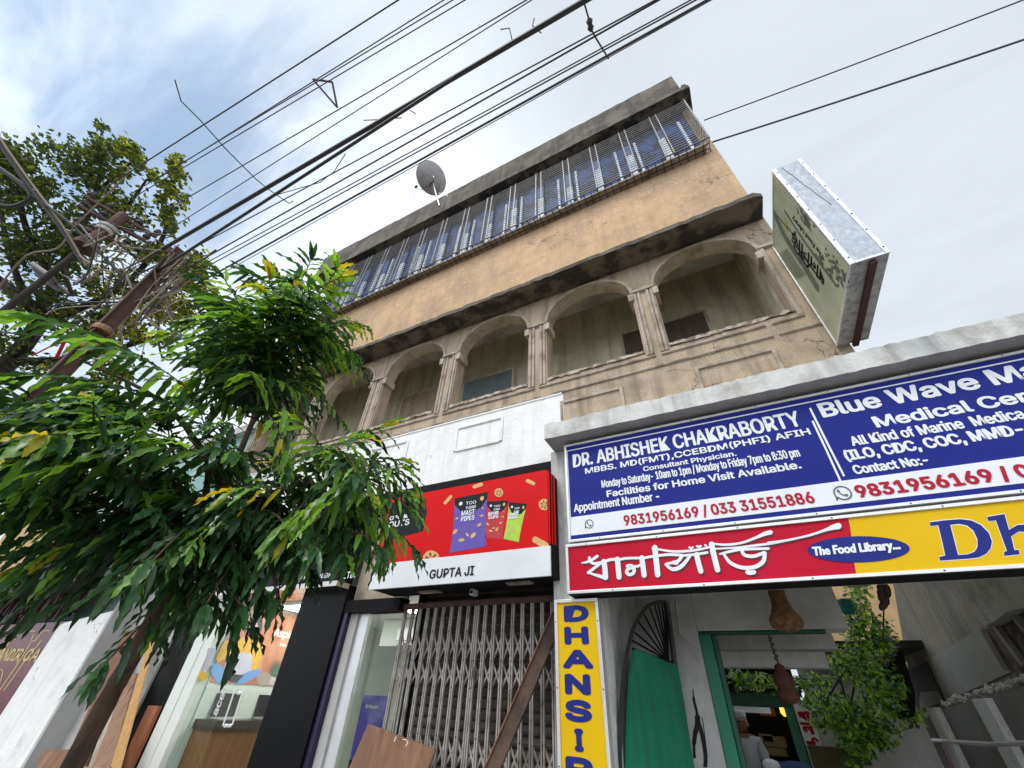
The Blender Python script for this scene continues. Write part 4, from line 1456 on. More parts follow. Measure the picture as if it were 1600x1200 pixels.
m.build('gate_track', K['rust'], CG)
m = MB()
m.box(-3.52, -1.60, 4.03, 4.09, 0.128, 0.149)
m.build('gate_track', K['rust'], CG)
m = MB()
lk = at(742, 1052, Y=4.03)
m.box(lk.x - 0.02, lk.x + 0.02, 4.005, 4.03, lk.z - 0.03, lk.z + 0.02)
m.tube([(lk.x - 0.012, 4.018, lk.z + 0.02), (lk.x - 0.012, 4.018, lk.z + 0.045), (lk.x + 0.012, 4.018, lk.z + 0.045), (lk.x + 0.012, 4.018, lk.z + 0.02)], 0.004, 5)
m.build('padlock', K['darksteel'], CG)

LR = thing('leaning_rail', (-2.9, 3.75, 0.125), 'long rust edged steel channel leaning diagonally against the folding gate', 'rail')
pt_, pb_ = at(863, 957, Y=3.93), at(757, 1200, Y=3.80)
d_ = pb_ - pt_
pe_ = pt_ + d_ * ((0.135 - pt_.z) / d_.z)
m = MB()
ww = Vector((0.82, 0.05, 0.35)).normalized() * 0.098
m.prism([pt_ + ww * 0.1, pt_ + ww * 1.9, pt_ + ww * 1.9 + Vector((0, .03, 0)), pt_ + ww * 0.1 + Vector((0, .03, 0))], pe_ - pt_)
m.build('rail_web', K['knotty'] if False else mat('brown_scaled_steel', (0.105, 0.062, 0.045), 0.8, 0.1, var=0.3, c2=(0.06, 0.038, 0.03), s2=5, bump=0.25), LR)
m = MB()
m.prism([pt_, pt_ + ww * 0.095, pt_ + ww * 0.095 + Vector((0, -.018, 0)), pt_ + Vector((0, -.018, 0))], pe_ - pt_)
m.build('rail_edge', K['rustpale'], LR)

CBd = thing('plywood_board', (-3.0, 3.78, 0.125), 'worn brown plywood sheet propped low against the folding gate', 'board')
m = MB()
q = [at(575, 1131, Y=3.83), at(680, 1171, Y=3.83)]
b0_, b1_ = at(545, 1200, Y=3.8), at(672, 1200, Y=3.8)
b0_ = q[0] + (b0_ - q[0]) * ((0.13 - q[0].z) / (b0_.z - q[0].z))
b1_ = q[1] + (b1_ - q[1]) * ((0.13 - q[1].z) / (b1_.z - q[1].z))
b1_ = Vector((q[1].x + (b0_.x - q[0].x), b0_.y, 0.13))
m.prism([q[0], q[1], b1_, b0_], (0, 0.018, 0))
m.build('sheet', K['ply'], CBd)
m = MB()
fp = lambda x, y, l=0: at(500 + x * .1375, 1080 + y * .1375, Y=3.825 - l)
for a, b in (((865, 515), (835, 590)), ((985, 560), (1000, 590)), ((1000, 575), (955, 660)), ((895, 640), (900, 680)), ((935, 650), (920, 695)), ((965, 640), (945, 690)), ((940, 545), (985, 555))):
    stroke(m, [a, b], 9, fp, round_=False)
m.build('paint_mark', K['signwhite'], CBd, fix=False)

# ------------------------------------------------------------------ computer shop with glass front
CS = thing('computer_shop', (-5.6, 4.0, 0), 'glass fronted computer shop with black piers and a lit white interior', 'shop front')
m = MB()
m.box(-5.15, -4.36, 3.93, 4.12, 0.125, 2.72)
m.build('black_pier', K['black'], CS, bevel=0.006)
m = MB()
m.box(-4.355, -4.29, 3.96, 4.10, 0.125, 2.40)
m.build('pier_edge', mat('purple_black_trim', (0.018, 0.012, 0.045), 0.3, var=0, bump=0), CS)
m = MB()
m.box(-4.288, -4.17, 4.02, 4.10, 0.125, 2.40)
m.box(-4.168, -4.02, 4.05, 4.10, 0.125, 2.40, 1)
m.build('glass_frame', [K['greywall'], K['alum']], CS)
m = MB()
m.box(-4.355, -3.5, 3.95, 4.12, 2.402, 2.535)
m.build('transom', K['blackmatt'], CS)
m = MB()
m.box(-4.355, -3.5, 4.06, 4.10, 2.537, 3.1)
m.build('upper_panel', K['cream'], CS)
m = MB()
m.box(-4.018, -3.50, 4.06, 4.07, 0.125, 2.40)
m.build('window_pane', K['glass'], CS)
m = MB()
m.box(-6.98, -4.36, 3.72, 3.97, 2.722, 3.25)
fas = m.build('fascia_board', K['black'], CS)
m = MB()
text_px(m, 'LEE', 3.719, (474, 908), (491, 905), (474, 901), 0.002)
text_px(m, 'N.GH', 3.719, (498, 905), (518, 901), (498, 898), 0.002)
text_px(m, 'LTD.', 3.719, (536, 905), (555, 902), (536, 895), 0.002)
m.build('lettering', K['signwhite'], fas, fix=False)
m = MB()
m.box(-6.98, -4.36, 3.73, 4.3, 2.66, 2.718)
m.build('fascia_soffit', mat('mirror_soffit', (0.5, 0.45, 0.42), 0.12, 0.9, var=0, bump=0), CS)
m = MB()                                                  # cream door frame and black strip on the left
m.box(-7.24, -6.80, 3.98, 4.14, 0.125, 2.66)
m.box(-7.02, -6.995, 3.965, 3.98, 0.125, 2.66)
m.build('door_jamb', K['shopwhite'], CS)
m = MB()
m.box(-7.83, -7.245, 3.99, 4.14, 0.125, 2.66)
m.build('black_pier', K['black'], CS)
m = MB()
m.box(-7.54, -7.30, 3.93, 3.985, 0.125, 1.40)
m.build('terracotta_board', K['orangeboard'], CS)
m = MB()
m.box(-6.795, -5.155, 4.06, 4.07, 0.125, 2.655)
gd = m.build('glass_door', K['glass'], CS)
m = MB()
hz = lambda x, y: at(200 + x * .1875, 990 + y * .1875, Y=4.04)
for (a, b) in (((900, 440), (790, 770)), ((965, 455), (868, 762))):
    m.tube([hz(*a), hz(*b)], 0.011, 6)
for p_ in ((915, 495), (935, 492), (805, 768), (838, 768)):
    c_ = hz(*p_)
    m.tube([c_ + Vector((0, -0.0, 0)), c_ + Vector((0, 0.03, 0))], 0.018, 8)
m.build('handle', K['alum'], gd)
m = MB()
p0_, p1_ = at(334, 1118, Y=4.05), at(347, 1072, Y=4.05)
lay(m, 'acer', lambda u, v, l=0: Vector((p0_.x + 0.05 - v, 4.055 - l, u)), 1.36, 1.63, 0.0, 0.10, True, 0.15, 0.006)
m.build('door_lettering', K['alum'], gd, fix=False)
m = MB()                                                  # interior shell
m.box(-6.80, -3.45, 4.15, 7.9, 0.10, 0.13, 1)
m.box(-6.85, -6.78, 4.15, 7.9, 0.13, 2.66)
m.box(-6.78, -3.40, 7.9, 8.0, 0.13, 2.66)
m.box(-3.46, -3.40, 4.4, 7.9, 0.13, 2.66)
m.box(-6.85, -3.40, 4.31, 8.0, 2.661, 2.70)
m.build('interior_wall', [K['shopwhite'], K['greywall']], CS)
m = MB()
m.box(-6.55, -4.9, 4.6, 5.2, 2.645, 2.659)
m.build('ceiling_light', K['panel_light'], CS)
m = MB()
m.box(-4.6, -3.55, 5.0, 5.5, 2.645, 2.659)
m.build('ceiling_light', K['panel_light'], CS)
XW = -6.778
pA = at(312, 1063, X=XW)
pB = at(433, 1074, X=XW)
pT = at(366, 953, X=XW)
py0, py1 = 4.16, pB.y
pz0, pz1 = (pA.z + pB.z) / 2, 2.63
PO = thing('wall_poster', (XW, (py0 + py1) / 2, pz0), 'orange advertising poster of a seated woman on the shop wall', 'poster')
m = MB()
m.box(XW, XW + 0.008, py0, py1, pz0, pz1)
po = m.build('poster_sheet', mat('poster_orange', (0.62, 0.20, 0.10), 0.4, var=0.25, scale=3, c2=(0.75, 0.36, 0.20), s2=2, bump=0), PO)
z4 = lambda x, y: (220 + x * .1875, 900 + y * .1875)
fpst = lambda x, y, l=0: at(*z4(x, y), X=XW + 0.009 + l)


def pshape(name, P, mt, l=0.0, sub=None):
    mm = MB()
    fillpoly(mm, P, lambda x, y: fpst(x, y, l))
    return mm.build(name, mt, PO, fix=False)


ell = lambda cx_, cy_, rx, ry, rot=0: [(cx_ + rx * math.cos(t_) * math.cos(rot) - ry * math.sin(t_) * math.sin(rot), cy_ + rx * math.cos(t_) * math.sin(rot) + ry * math.sin(t_) * math.cos(rot)) for t_ in [k * math.pi / 9 for k in range(18)]]
ink = lambda n, c_: mat(n, c_, 0.45, var=0.06, bump=0)
pshape('printed_sofa', [(560, 600), (640, 600), (560, 780), (520, 780)], ink('print_lilac', (0.55, 0.50, 0.62)), 0.001)
pshape('printed_hair', ell(950, 420, 62, 105, .25), ink('print_hair', (0.02, 0.015, 0.015)), 0.0015)
pshape('printed_arm', [(700, 540), (780, 520), (760, 660), (700, 690), (640, 720), (625, 690)], ink('print_yellow', (0.85, 0.45, 0.02)), 0.001)
pshape('printed_jumper', [(800, 520), (900, 500), (1000, 520), (1010, 680), (960, 800), (900, 820), (880, 680), (760, 640)], ink('print_yellow_b', (0.88, 0.48, 0.02)), 0.002)
pshape('printed_shirt', [(720, 660), (780, 630), (930, 650), (920, 820), (840, 830), (690, 790)], ink('print_lilac_b', (0.68, 0.62, 0.75)), 0.003)
pshape('printed_face', ell(938, 440, 38, 62, .3), ink('print_skin', (0.80, 0.50, 0.38)), 0.003)
pshape('printed_leg', ell(655, 815, 58, 95, -.5), ink('print_denim', (0.20, 0.42, 0.80)), 0.004)
pshape('printed_leg', ell(890, 840, 120, 38, -.45), ink('print_denim_b', (0.18, 0.36, 0.75)), 0.004)
pshape('printed_laptop', [(700, 815), (860, 825), (800, 890), (740, 880)], ink('print_charcoal', (0.03, 0.03, 0.035)), 0.005)
pshape('printed_cushion', ell(1030, 860, 65, 60), ink('print_beige', (0.48, 0.36, 0.28)), 0.002)
pshape('printed_pot', [(1085, 840), (1150, 845), (1135, 915), (1065, 910)], ink('print_pot', (0.70, 0.56, 0.50)), 0.0025)
m = MB()
for k in range(14):
    a_ = math.radians(200 + k * 11)
    stroke(m, [(1130, 845), (1130 + 95 * math.cos(a_) * .8, 850 + 150 * math.sin(a_))], [14, 3], lambda x, y, l=0: fpst(x, y, 0.003 + l), k * 0.0002, round_=False)
m.build('printed_plant', ink('print_agave', (0.10, 0.18, 0.12)), PO, fix=False)
pshape('printed_lamp', ell(515, 835, 32, 40), ink('print_amber', (0.85, 0.50, 0.03)), 0.002)
m = MB()
A4, B4, T4 = fpst(1100, 505), fpst(1280, 535), fpst(1120, 435)
lay(m, 'Aspire', lambda u, v, l=0: Vector((XW + 0.012 + l, u, v)), A4.y, B4.y, (A4.z + B4.z) / 2 + 0.01, T4.z - A4.z - 0.01, True, 0, 0.006)
A5, B5, T5 = fpst(1155, 580), fpst(1262, 600), fpst(1160, 552)
lay(m, 'Make every', lambda u, v, l=0: Vector((XW + 0.012 + l, u, v)), A5.y, B5.y + .12, (A5.z + B5.z) / 2, T5.z - A5.z, True, 0, 0.003)
A6, B6, T6 = fpst(800, 352), fpst(865, 362), fpst(800, 322)
lay(m, 'acer', lambda u, v, l=0: Vector((XW + 0.012 + l, u, v)), A6.y - .12, B6.y, (A6.z + B6.z) / 2, T6.z - A6.z, True, 0, 0.008)
m.build('lettering', K['signwhite'], PO, fix=False)
zc0 = at(418, 1125, X=-6.4).z
CT = thing('shop_counter', (-6.55, 4.8, 0.13), 'brown wooden counter with a dark edge along the shop wall', 'counter')
m = MB()
m.box(-6.775, -6.36, 4.2, 6.2, 0.135, zc0 - 0.10)
m.build('counter_front', K['counter'], CT)
m = MB()
m.box(-6.775, -6.33, 4.18, 6.22, zc0 - 0.098, zc0)
m.build('counter_top', mat('counter_edge', (0.05, 0.03, 0.02), 0.4, var=0.2, bump=0), CT)
for k, yy in enumerate((4.33, 4.98, 5.62)):
    LT = thing('laptop', (-6.55, yy + 0.17, zc0 + 0.001), ['open silver laptop nearest the glass door on the counter', 'second open laptop from the glass door, dark picture on its screen', 'third open laptop on the counter beside the black pier'][k], 'laptop', 'laptops on the counter')
    m = MB()
    m.box(-6.72, -6.44, yy, yy + 0.36, zc0 + 0.002, zc0 + 0.02)
    m.build('keyboard', K['alum'], LT)
    m = MB()
    m.prism([(-6.725, yy, zc0 + 0.022), (-6.725, yy + 0.36, zc0 + 0.022), (-6.765, yy + 0.36, zc0 + 0.27), (-6.765, yy, zc0 + 0.27)], (-0.008, 0, 0))
    m.build('screen', [K['darksteel'], mat('laptop_screen_dark', (0.025, 0.018, 0.022), 0.3, var=0.5, scale=14), K['darksteel']][k], LT)
# things seen through the narrow right window
m = MB()
pq = lambda x, y, Y: at(500 + x * .1375, 1080 + y * .1375, Y=Y)
S0 = pq(495, 40, 5.0)
S1 = pq(740, 50, 5.0)
ST = thing('banner_stand', ((S0.x + S1.x) / 2, 5.0, 0.13), 'purple pull up banner standing inside the narrow shop window', 'banner')
m.box(S0.x, S1.x + 0.05, 5.0, 5.012, 1.02, S0.z)
m.build('purple_sheet', mat('banner_purple', (0.09, 0.045, 0.52), 0.4, var=0.35, scale=4, c2=(0.34, 0.28, 0.75), s2=2.5, bump=0), ST)
m = MB()
m.box(S0.x, S1.x + 0.05, 5.0, 5.012, 0.14, 1.018)
m.build('black_sheet', K['black'], ST)
m = MB()
T0, T1, T2 = pq(512, 188, 4.997), pq(665, 190, 4.997), pq(512, 150, 4.997)
lay(m, 'Meet', flat(5.0), T0.x, T1.x, T0.z, T2.z - T0.z, True, 0.2, 0.004)
m.build('lettering', K['signwhite'], ST, fix=False)
m = MB()
m.box(-4.62, -4.48, 5.9, 6.05, 0.13, 2.63)
m.build('brown_post', mat('brown_door_post', (0.14, 0.065, 0.045), 0.5), CS)
m = MB()
a_ = at(655, 1005, Y=6.0)
AC = thing('air_conditioner', (a_.x, 6.0, 2.2), 'white wall mounted air conditioner seen through the narrow window', 'air conditioner')
m.box(a_.x - 0.35, a_.x + 0.35, 5.82, 6.0, a_.z - 0.06, a_.z + 0.2)
m.build('casing', K['signwhite'], AC, bevel=0.03)
m = MB()
for k in range(3):
    m.box(a_.x - 0.32, a_.x + 0.32, 5.815, 5.819, a_.z - 0.05 + k * 0.03, a_.z - 0.04 + k * 0.03)
m.build('louvre', K['darksteel'], AC)
m = MB()
m.box(-5.6, -3.47, 6.02, 6.2, 2.28, 2.655)
m.box(-3.9, -3.47, 6.02, 6.2, 0.13, 2.279)
m.build('partition_wall', K['shopwhite'], CS)

# ------------------------------------------------------------------ left: white wall, leaning boards, maroon shutter
WP = thing('white_wall_pier', (-10.3, 3.9, 0.125), 'broad whitewashed wall end with a rounded top beside the maroon board', 'wall')
m = MB()
xl_, xr_ = -11.2, -9.5
zt0 = 2.42
prof = [(xl_, 0.125), (xl_, zt0 - 0.10), (xl_ + 0.04, zt0 - 0.03), (xl_ + 0.15, zt0), (xr_, zt0 + 0.14), (xr_, 0.125)]
m.prism([(x, 3.70, z) for x, z in prof], (0, 0.35, 0))
m.build('wall_block', K['white'], WP, bevel=0.01)
GP = MB()
GP.box(-9.499, -9.0, 4.02, 4.16, 0.125, 3.0)
GP.box(-8.999, -7.835, 3.96, 4.1, 0.125, 3.0)
gp = GP.build('wall_panel', K['greywall'])
tag(gp, 'plain grey plastered wall behind the leaning boards and planks', 'wall')
m = MB()
m.box(-9.495, -9.44, 3.71, 4.02, 0.125, 2.7)
gg = m.build('wall_return', K['greywall'], WP)


def leaning(name, tl, tr, bl, br, Yt, Yb, mt, label, cat, th=0.02):
    """a board whose top corners and frame-edge points are known, standing on the pavement"""
    A, C = at(*tl, Y=Yt), at(*tr, Y=Yt)
    D, E2 = at(*bl, Y=Yb), at(*br, Y=Yb)
    f0 = (0.13 - A.z) / (D.z - A.z)
    f1 = (0.13 - C.z) / (E2.z - C.z)
    D, E2 = A + (D - A) * f0, C + (E2 - C) * f1
    mm = MB()
    mm.prism([A, C, E2, D], (0, th, 0))
    return tag(mm.build(name, mt), label, cat)


leaning('plywood_sheet', (194, 986), (214, 984), (96, 1200), (132, 1200), 3.93, 3.80, K['ply'], 'tall brown plywood sheet leaning on the grey wall left of the trunk', 'board')
leaning('pale_plank', (217, 986), (222, 986), (137, 1200), (146, 1200), 3.90, 3.74, K['trim'], 'thin pale plank standing at the edge of the tall plywood sheet', 'plank', 0.03)
leaning('knotty_plank', (201, 1055), (213, 1052), (143, 1200), (172, 1200), 3.86, 3.66, K['knotty'], 'short knotty brown plank leaning behind the tree trunk', 'plank', 0.03)
leaning('low_plywood', (67, 1172), (108, 1171), (55, 1200), (97, 1200), 3.66, 3.62, K['ply'], 'low brown plywood offcut standing before the white wall', 'board')
leaning('terracotta_offcut', (130, 1198), (172, 1198), (128, 1200), (170, 1200), 3.6, 3.59, K['rustpale'], 'low reddish offcut beside the foot of the yellow wood strips', 'board')
for k in range(3):
    o_ = leaning('wood_strip', (236 + 3.6 * k, 988 - 2 * k), (239.5 + 3.6 * k, 988 - 2 * k), (172 + 5 * k, 1200), (177 + 5 * k, 1200), 3.88 - .02 * k, 3.62 - .02 * k, K['wood'],
                 ['yellow wood strip nearest the tree trunk in the leaning bundle', 'middle yellow wood strip of the leaning bundle', 'yellow wood strip nearest the grey wall in the leaning bundle'][k], 'strip', 0.015)
    o_['group'] = 'yellow wood strips leaning on the wall'
MS = thing('maroon_shop_front', (-14, 4.0, 0), 'maroon board with gold lettering and outline ornament at the left edge', 'shop front')
m = MB()
m.box(-19.0, -11.0, 3.98, 4.1, 0.125, 2.50)
m.build('maroon_board', K['maroon'], MS)
zq = lambda x, y: (x / 10, 960 + y / 10)
fq = lambda x, y, l=0: at(*zq(x, y), Y=3.976 - l)
m = MB()
for pts in ([(-40, 255), (155, 252), (100, 330), (80, 395), (90, 410), (0, 540), (-60, 640)], [(-20, 660), (160, 415), (230, 385), (320, 268), (560, 258), (520, 330), (490, 400), (510, 425), (560, 400), (660, 270), (700, 255), (780, 252)],
            [(490, 430), (300, 740), (0, 1180)], [(660, 395), (560, 520), (380, 740), (60, 1190)], [(-20, 870), (40, 860), (45, 900), (20, 1000), (0, 1060)]):
    stroke(m, pts, 14, fq, round_=False)
m.build('gold_outline', K['gold'], MS, fix=False)
m = MB()
T0, T1, T2 = fq(-150, 715), fq(300, 725), fq(0, 545)
lay(m, 'MANDIR,', flat(3.976), T0.x, T1.x, T1.z, T2.z - T0.z, True, 0, 0.012)
T3, T4 = fq(335, 735), fq(640, 740)
lay(m, 'CAL', flat(3.976), T3.x, T4.x, T1.z, T2.z - T0.z, True, 0, 0.012)
m.build('gold_lettering', K['gold'], MS, fix=False)
m = MB()
m.box(-19.0, -9.2, 3.35, 4.3, 3.02, 3.45)
m.build('dark_canopy', mat('dark_green_canopy', (0.035, 0.05, 0.045), 0.6, var=0.3), MS)
m = MB()
fr_ = random.Random(8)
for k in range(260):
    x = -19 + 0.0295 * k + fr_.uniform(-.01, .01)
    l_ = fr_.uniform(0.30, 0.50)
    m.box(x, x + 0.024, 3.9 + fr_.uniform(0, .05), 3.96, 3.02 - l_, 3.018, 0 if fr_.random() < .6 else 1)
m.build('tassel_fringe', [K['blackmatt'], K['maroon']], MS)
TB = thing('teal_house', (-14.5, 4.4, 0), 'pale teal plastered house with blue edge beyond the maroon shop', 'building')
m = MB()
m.box(-15.6, -9.2, 4.35, 9.9, 2.6, 6.4)
m.build('teal_wall', K['teal'], TB)
m = MB()
m.box(-16.0, -15.6, 4.3, 9.9, 0.1, 6.4)
m.build('blue_edge', K['blue'], TB)
m = MB()
m.box(-22, -16.0, 4.35, 9.9, 0.1, 6.2)
m.build('tan_wall', K['tanwall'], TB)
m = MB()
m.box(-16.1, -9.15, 4.2, 10.0, 6.402, 6.6)
m.build('roof_slab', K['whiteold'], TB)

# ------------------------------------------------------------------ alley behind the passage
# hanging nests
NS = thing('hanging_nest', tuple(at(1228, 985, Y=4.35)), 'large brown woven straw nest hanging below the red sign', 'nest')
top, bot = at(1213, 918, Y=4.35), at(1234, 988, Y=4.35)
hh = top.z - bot.z
prof = [(0.0, 0.03), (0.03, 0.10), (0.10, 0.155), (0.2, 0.172), (0.3, 0.165), (0.42, 0.13), (0.55, 0.10), (0.68, 0.088), (0.8, 0.085), (0.9, 0.088), (0.97, 0.07), (1.0, 0.03)]
rn = random.Random(5)
m = MB()
m.lathe((bot.x, 4.35, bot.z), (0, 0, 1), [(h * hh, r_ * hh * 2.15) for h, r_ in prof], 26)
m.v = [(x + rn.uniform(-.004, .004), y + rn.uniform(-.004, .004), z) for x, y, z in m.v]
m.build('nest_body', K['nest'], NS, smooth=True)
m = MB()
m.tube([(bot.x, 4.35, bot.z + hh), (bot.x + .004, 4.35, bot.z + hh + 0.3)], 0.006, 5)
m.build('cord', K['cable'], NS)
top2, bot2 = at(1222, 1037, Y=5.45), at(1236, 1101, Y=5.45)
hh = top2.z - bot2.z
NS2 = thing('hanging_gourd', tuple(bot2), 'dark red brown double lobed gourd hanging on a cord in the doorway', 'gourd')
m = MB()
prof = [(0, 0.03), (.05, .12), (.15, .17), (.27, .17), (.36, .13), (.41, .125), (.48, .155), (.58, .17), (.7, .14), (.85, .085), (.95, .075), (1.0, .03)]
m.lathe((bot2.x, 5.45, bot2.z), (0, 0, 1), [(h * hh, r_ * hh * 1.75) for h, r_ in prof], 20)
m.build('gourd_body', K['nestred'], NS2, smooth=True)
m = MB()
m.tube([(bot2.x, 5.45, bot2.z + hh), (bot2.x - .01, 5.45, bot2.z + hh + .12), (bot2.x - 0.02, 5.45, zb1 + 0.3)], 0.008, 5)
for k in range(4):
    z = bot2.z + hh + 0.03 + k * 0.05
    m.tube([(bot2.x - .02, 5.44, z), (bot2.x + .012, 5.44, z + .04)], 0.012, 5)
m.build('cord', K['cable'], NS2)

# far shop across the yard
YF = 9.6
FS = thing('yard_shop', (0.2, YF, 0), 'green trimmed eatery at the end of the alley with a dark open front', 'shop front')
fx = lambda px_, py_, Y=YF: at(px_, py_, Y=Y)
m = MB()
xl_, xr_ = fx(1090, 1110).x, fx(1246, 1110).x
zl0, zl1 = fx(1190, 1104).z, fx(1190, 1082).z
m.box(xl_, xr_, YF, YF + 0.12, zl0, zl1)
m.build('green_pelmet', K['greendark'], FS)
m = MB()
zs1 = fx(1190, 1072).z
m.box(xl_, xr_, YF - 0.05, YF + 0.1, zl1 + 0.002, zs1)
sb_ = m.build('name_board', K['blackmatt'], FS)
m = MB()
a0_, a1_ = fx(1152, 1083, YF - .06), fx(1203, 1080, YF - .06)
lay(m, '\u09a8\u09be\u09b8\u09bf\u09dc\u09bf', flat(YF - 0.05), a0_.x, a1_.x, zl1 + 0.02, (zs1 - zl1) * 0.55, False, 0, 0.006)
m.build('lettering', K['alum'], sb_, fix=False)
m = MB()
zz0, zz1 = fx(1160, 1113).z, fx(1160, 1104).z
m.box(xl_, fx(1204, 1110).x, YF - 0.3, YF - 0.27, zz0, zz1)
m.box(xl_, fx(1190, 1110).x, YF - 0.305, YF - 0.30, zz0, zz0 + 0.02)
m.build('white_rail', K['alum'], FS)
m = MB()
m.box(fx(1186, 1108).x, fx(1210, 1108).x, YF - 0.25, YF - 0.22, zz0 - 0.03, zz1)
m.build('red_strip', mat('orange_red_bunting', (0.40, 0.09, 0.02), 0.8), FS)
m = MB()
c_ = fx(1227, 1109, YF + 0.3)
m.lathe((c_.x, YF + 0.3, c_.z - 0.09), (0, 0, 1), [(0, .05), (.04, .085), (.12, .085), (.17, .05)], 12)
m.build('amber_lamp', K['amber'], FS, smooth=True)
m = MB()
m.box(fx(1235, 1140).x, fx(1249, 1140).x, YF - 0.04, YF + 0.14, 0.0, zl0)
m.build('green_post', K['green'], FS)
m = MB()
m.box(fx(1251, 1140).x, fx(1276, 1140).x, YF - 0.06, YF + 0.14, 0.0, zl0 + 0.1)
wp_ = m.build('white_post', K['signwhite'], FS)
m = MB()
xa_, xb_ = fx(1253, 1140).x, fx(1273, 1140).x
for ch, y0, y1 in (('\u09a7\u09be', 1112, 1126), ('\u09a8', 1130, 1146), ('\u09b8\u09bf', 1152, 1172), ('\u09dc\u09bf', 1178, 1200)):
    lay(m, ch, flat(YF - 0.06), xa_ + .01, xb_ - .01, fx(1260, y1).z, fx(1260, y0).z - fx(1260, y1).z, False, 0, 0.014, 1, True)
m.build('lettering', K['inkred'], wp_, fix=False)
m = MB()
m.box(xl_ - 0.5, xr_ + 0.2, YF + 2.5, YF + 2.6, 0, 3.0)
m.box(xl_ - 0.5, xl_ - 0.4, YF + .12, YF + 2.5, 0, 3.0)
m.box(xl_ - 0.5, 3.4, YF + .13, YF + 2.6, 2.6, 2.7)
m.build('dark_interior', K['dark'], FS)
for k, (x0, y0, x1, y1) in enumerate(((1196, 1152, 1226, 1166), (1188, 1148, 1206, 1158), (1200, 1170, 1228, 1180))):
    m = MB()
    a_, b_ = fx(x0, y1, YF + .5), fx(x1, y0, YF + .5)
    m.box(a_.x, b_.x, YF + .5, YF + .7, a_.z, b_.z)
    m.build('shelf_box', mat('dull_yellow_box', (0.22, 0.19, 0.07), 0.8), FS)
m = MB()
c_ = fx(1192, 1178, YF - .1)
m.lathe((c_.x, YF - .1, c_.z), (0, -1, 0.1), [(0, .085), (.02, .085), (.03, .06)], 16)
m.build('clock_dial', K['alum'], FS)
for k, px_ in enumerate((1213, 1243)):
    c_ = fx(px_, 1197, YF - 1.0)
    CH = thing('plastic_chair', (c_.x, YF - 1.0, 0), ['blue plastic chair back beside the man in the alley', 'blue plastic chair back nearest the lettered white post'][k], 'chair', 'blue chairs outside the eatery')
    zt = fx(px_, 1189, YF - 1.0).z
    m = MB()
    w_ = 0.19
    prev = None
    for j in range(13):
        a_ = math.pi * j / 12
        p_ = (c_.x - w_ * math.cos(a_), YF - 1.0 - 0.02 * math.sin(a_), zt - 0.10 + 0.10 * math.sin(a_) ** 0.5)
        if prev:
            m.prism([prev, p_, (p_[0], p_[1] + .05, 0.46), (prev[0], prev[1] + .05, 0.46)], (0, 0.02, 0))
        prev = p_
    m.build('backrest', K['bluechair'], CH)
    m = MB()
    m.box(c_.x - w_, c_.x + w_, YF - 1.35, YF - 0.95, 0.43, 0.46)
    m.build('seat', K['bluechair'], CH)
    for sx in (-1, 1):
        for yy in (YF - 1.32, YF - 0.98):
            m = MB()
            m.tube([(c_.x + sx * (w_ - .02), yy, 0.43), (c_.x + sx * w_, yy, 0.0)], [0.022, 0.018], 6)
            m.build('leg', K['bluechair'], CH)
m = MB()
c_ = fx(1205, 1197, YF - 1.6)
m.lathe((c_.x, YF - 1.6, c_.z - 0.07), (0, 0, 1), [(0, .03), (.02, .09), (.08, .11), (.12, .09), (.14, .03)], 14)
m.tube([(c_.x, YF - 1.6, 0), (c_.x, YF - 1.6, c_.z - .07)], 0.025, 8)
tag(m.build('bollard_light', K['signwhite'], smooth=True), 'white round topped post beside the blue chairs', 'post')
# wall between the eatery and the neighbour, hidden by creepers
m = MB()
m.box(fx(1278, 1140).x, 1.95, YF + 0.2, YF + 0.4, 0, 2.3)
m.box(fx(1262, 1060).x, 1.95, YF + 0.05, YF + 0.5, 2.302, 2.38)
yw = m.build('yard_wall', K['passwall'])
tag(yw, 'pale yard wall behind the hanging creepers at the alley end', 'wall')
m = MB()
m.box(fx(1270, 1190, YF - .3).x, fx(1345, 1190, YF - .3).x, YF - .3, YF, 0, fx(1300, 1168, YF - .3).z)
tag(m.build('earth_bank', mat('ochre_bank', (0.12, 0.09, 0.04), 0.9, var=0.4)), 'low ochre planter bank under the creepers', 'planter')

# creepers hanging down into the alley
rv = random.Random(21)


def leaf_quad(mb, c, d, up, ln, wd, mi):
    d = d.normalized()
    s_ = d.cross(up)
    if s_.length < 1e-3:
        s_ = Vector((1, 0, 0))
    s_.normalize()
    n_ = s_.cross(d)
    p0, p1, p2, p3 = c, c + d * ln * .45 + s_ * wd * .5 - n_ * wd * .12, c + d * ln, c + d * ln * .45 - s_ * wd * .5 - n_ * wd * .12
    b = len(mb.v)
    mb.v += [tuple(p0), tuple(p1), tuple(p2), tuple(p3)]
    mb.f += [(b, b + 1, b + 2), (b, b + 2, b + 3)]
    mb.m += [mi, mi]


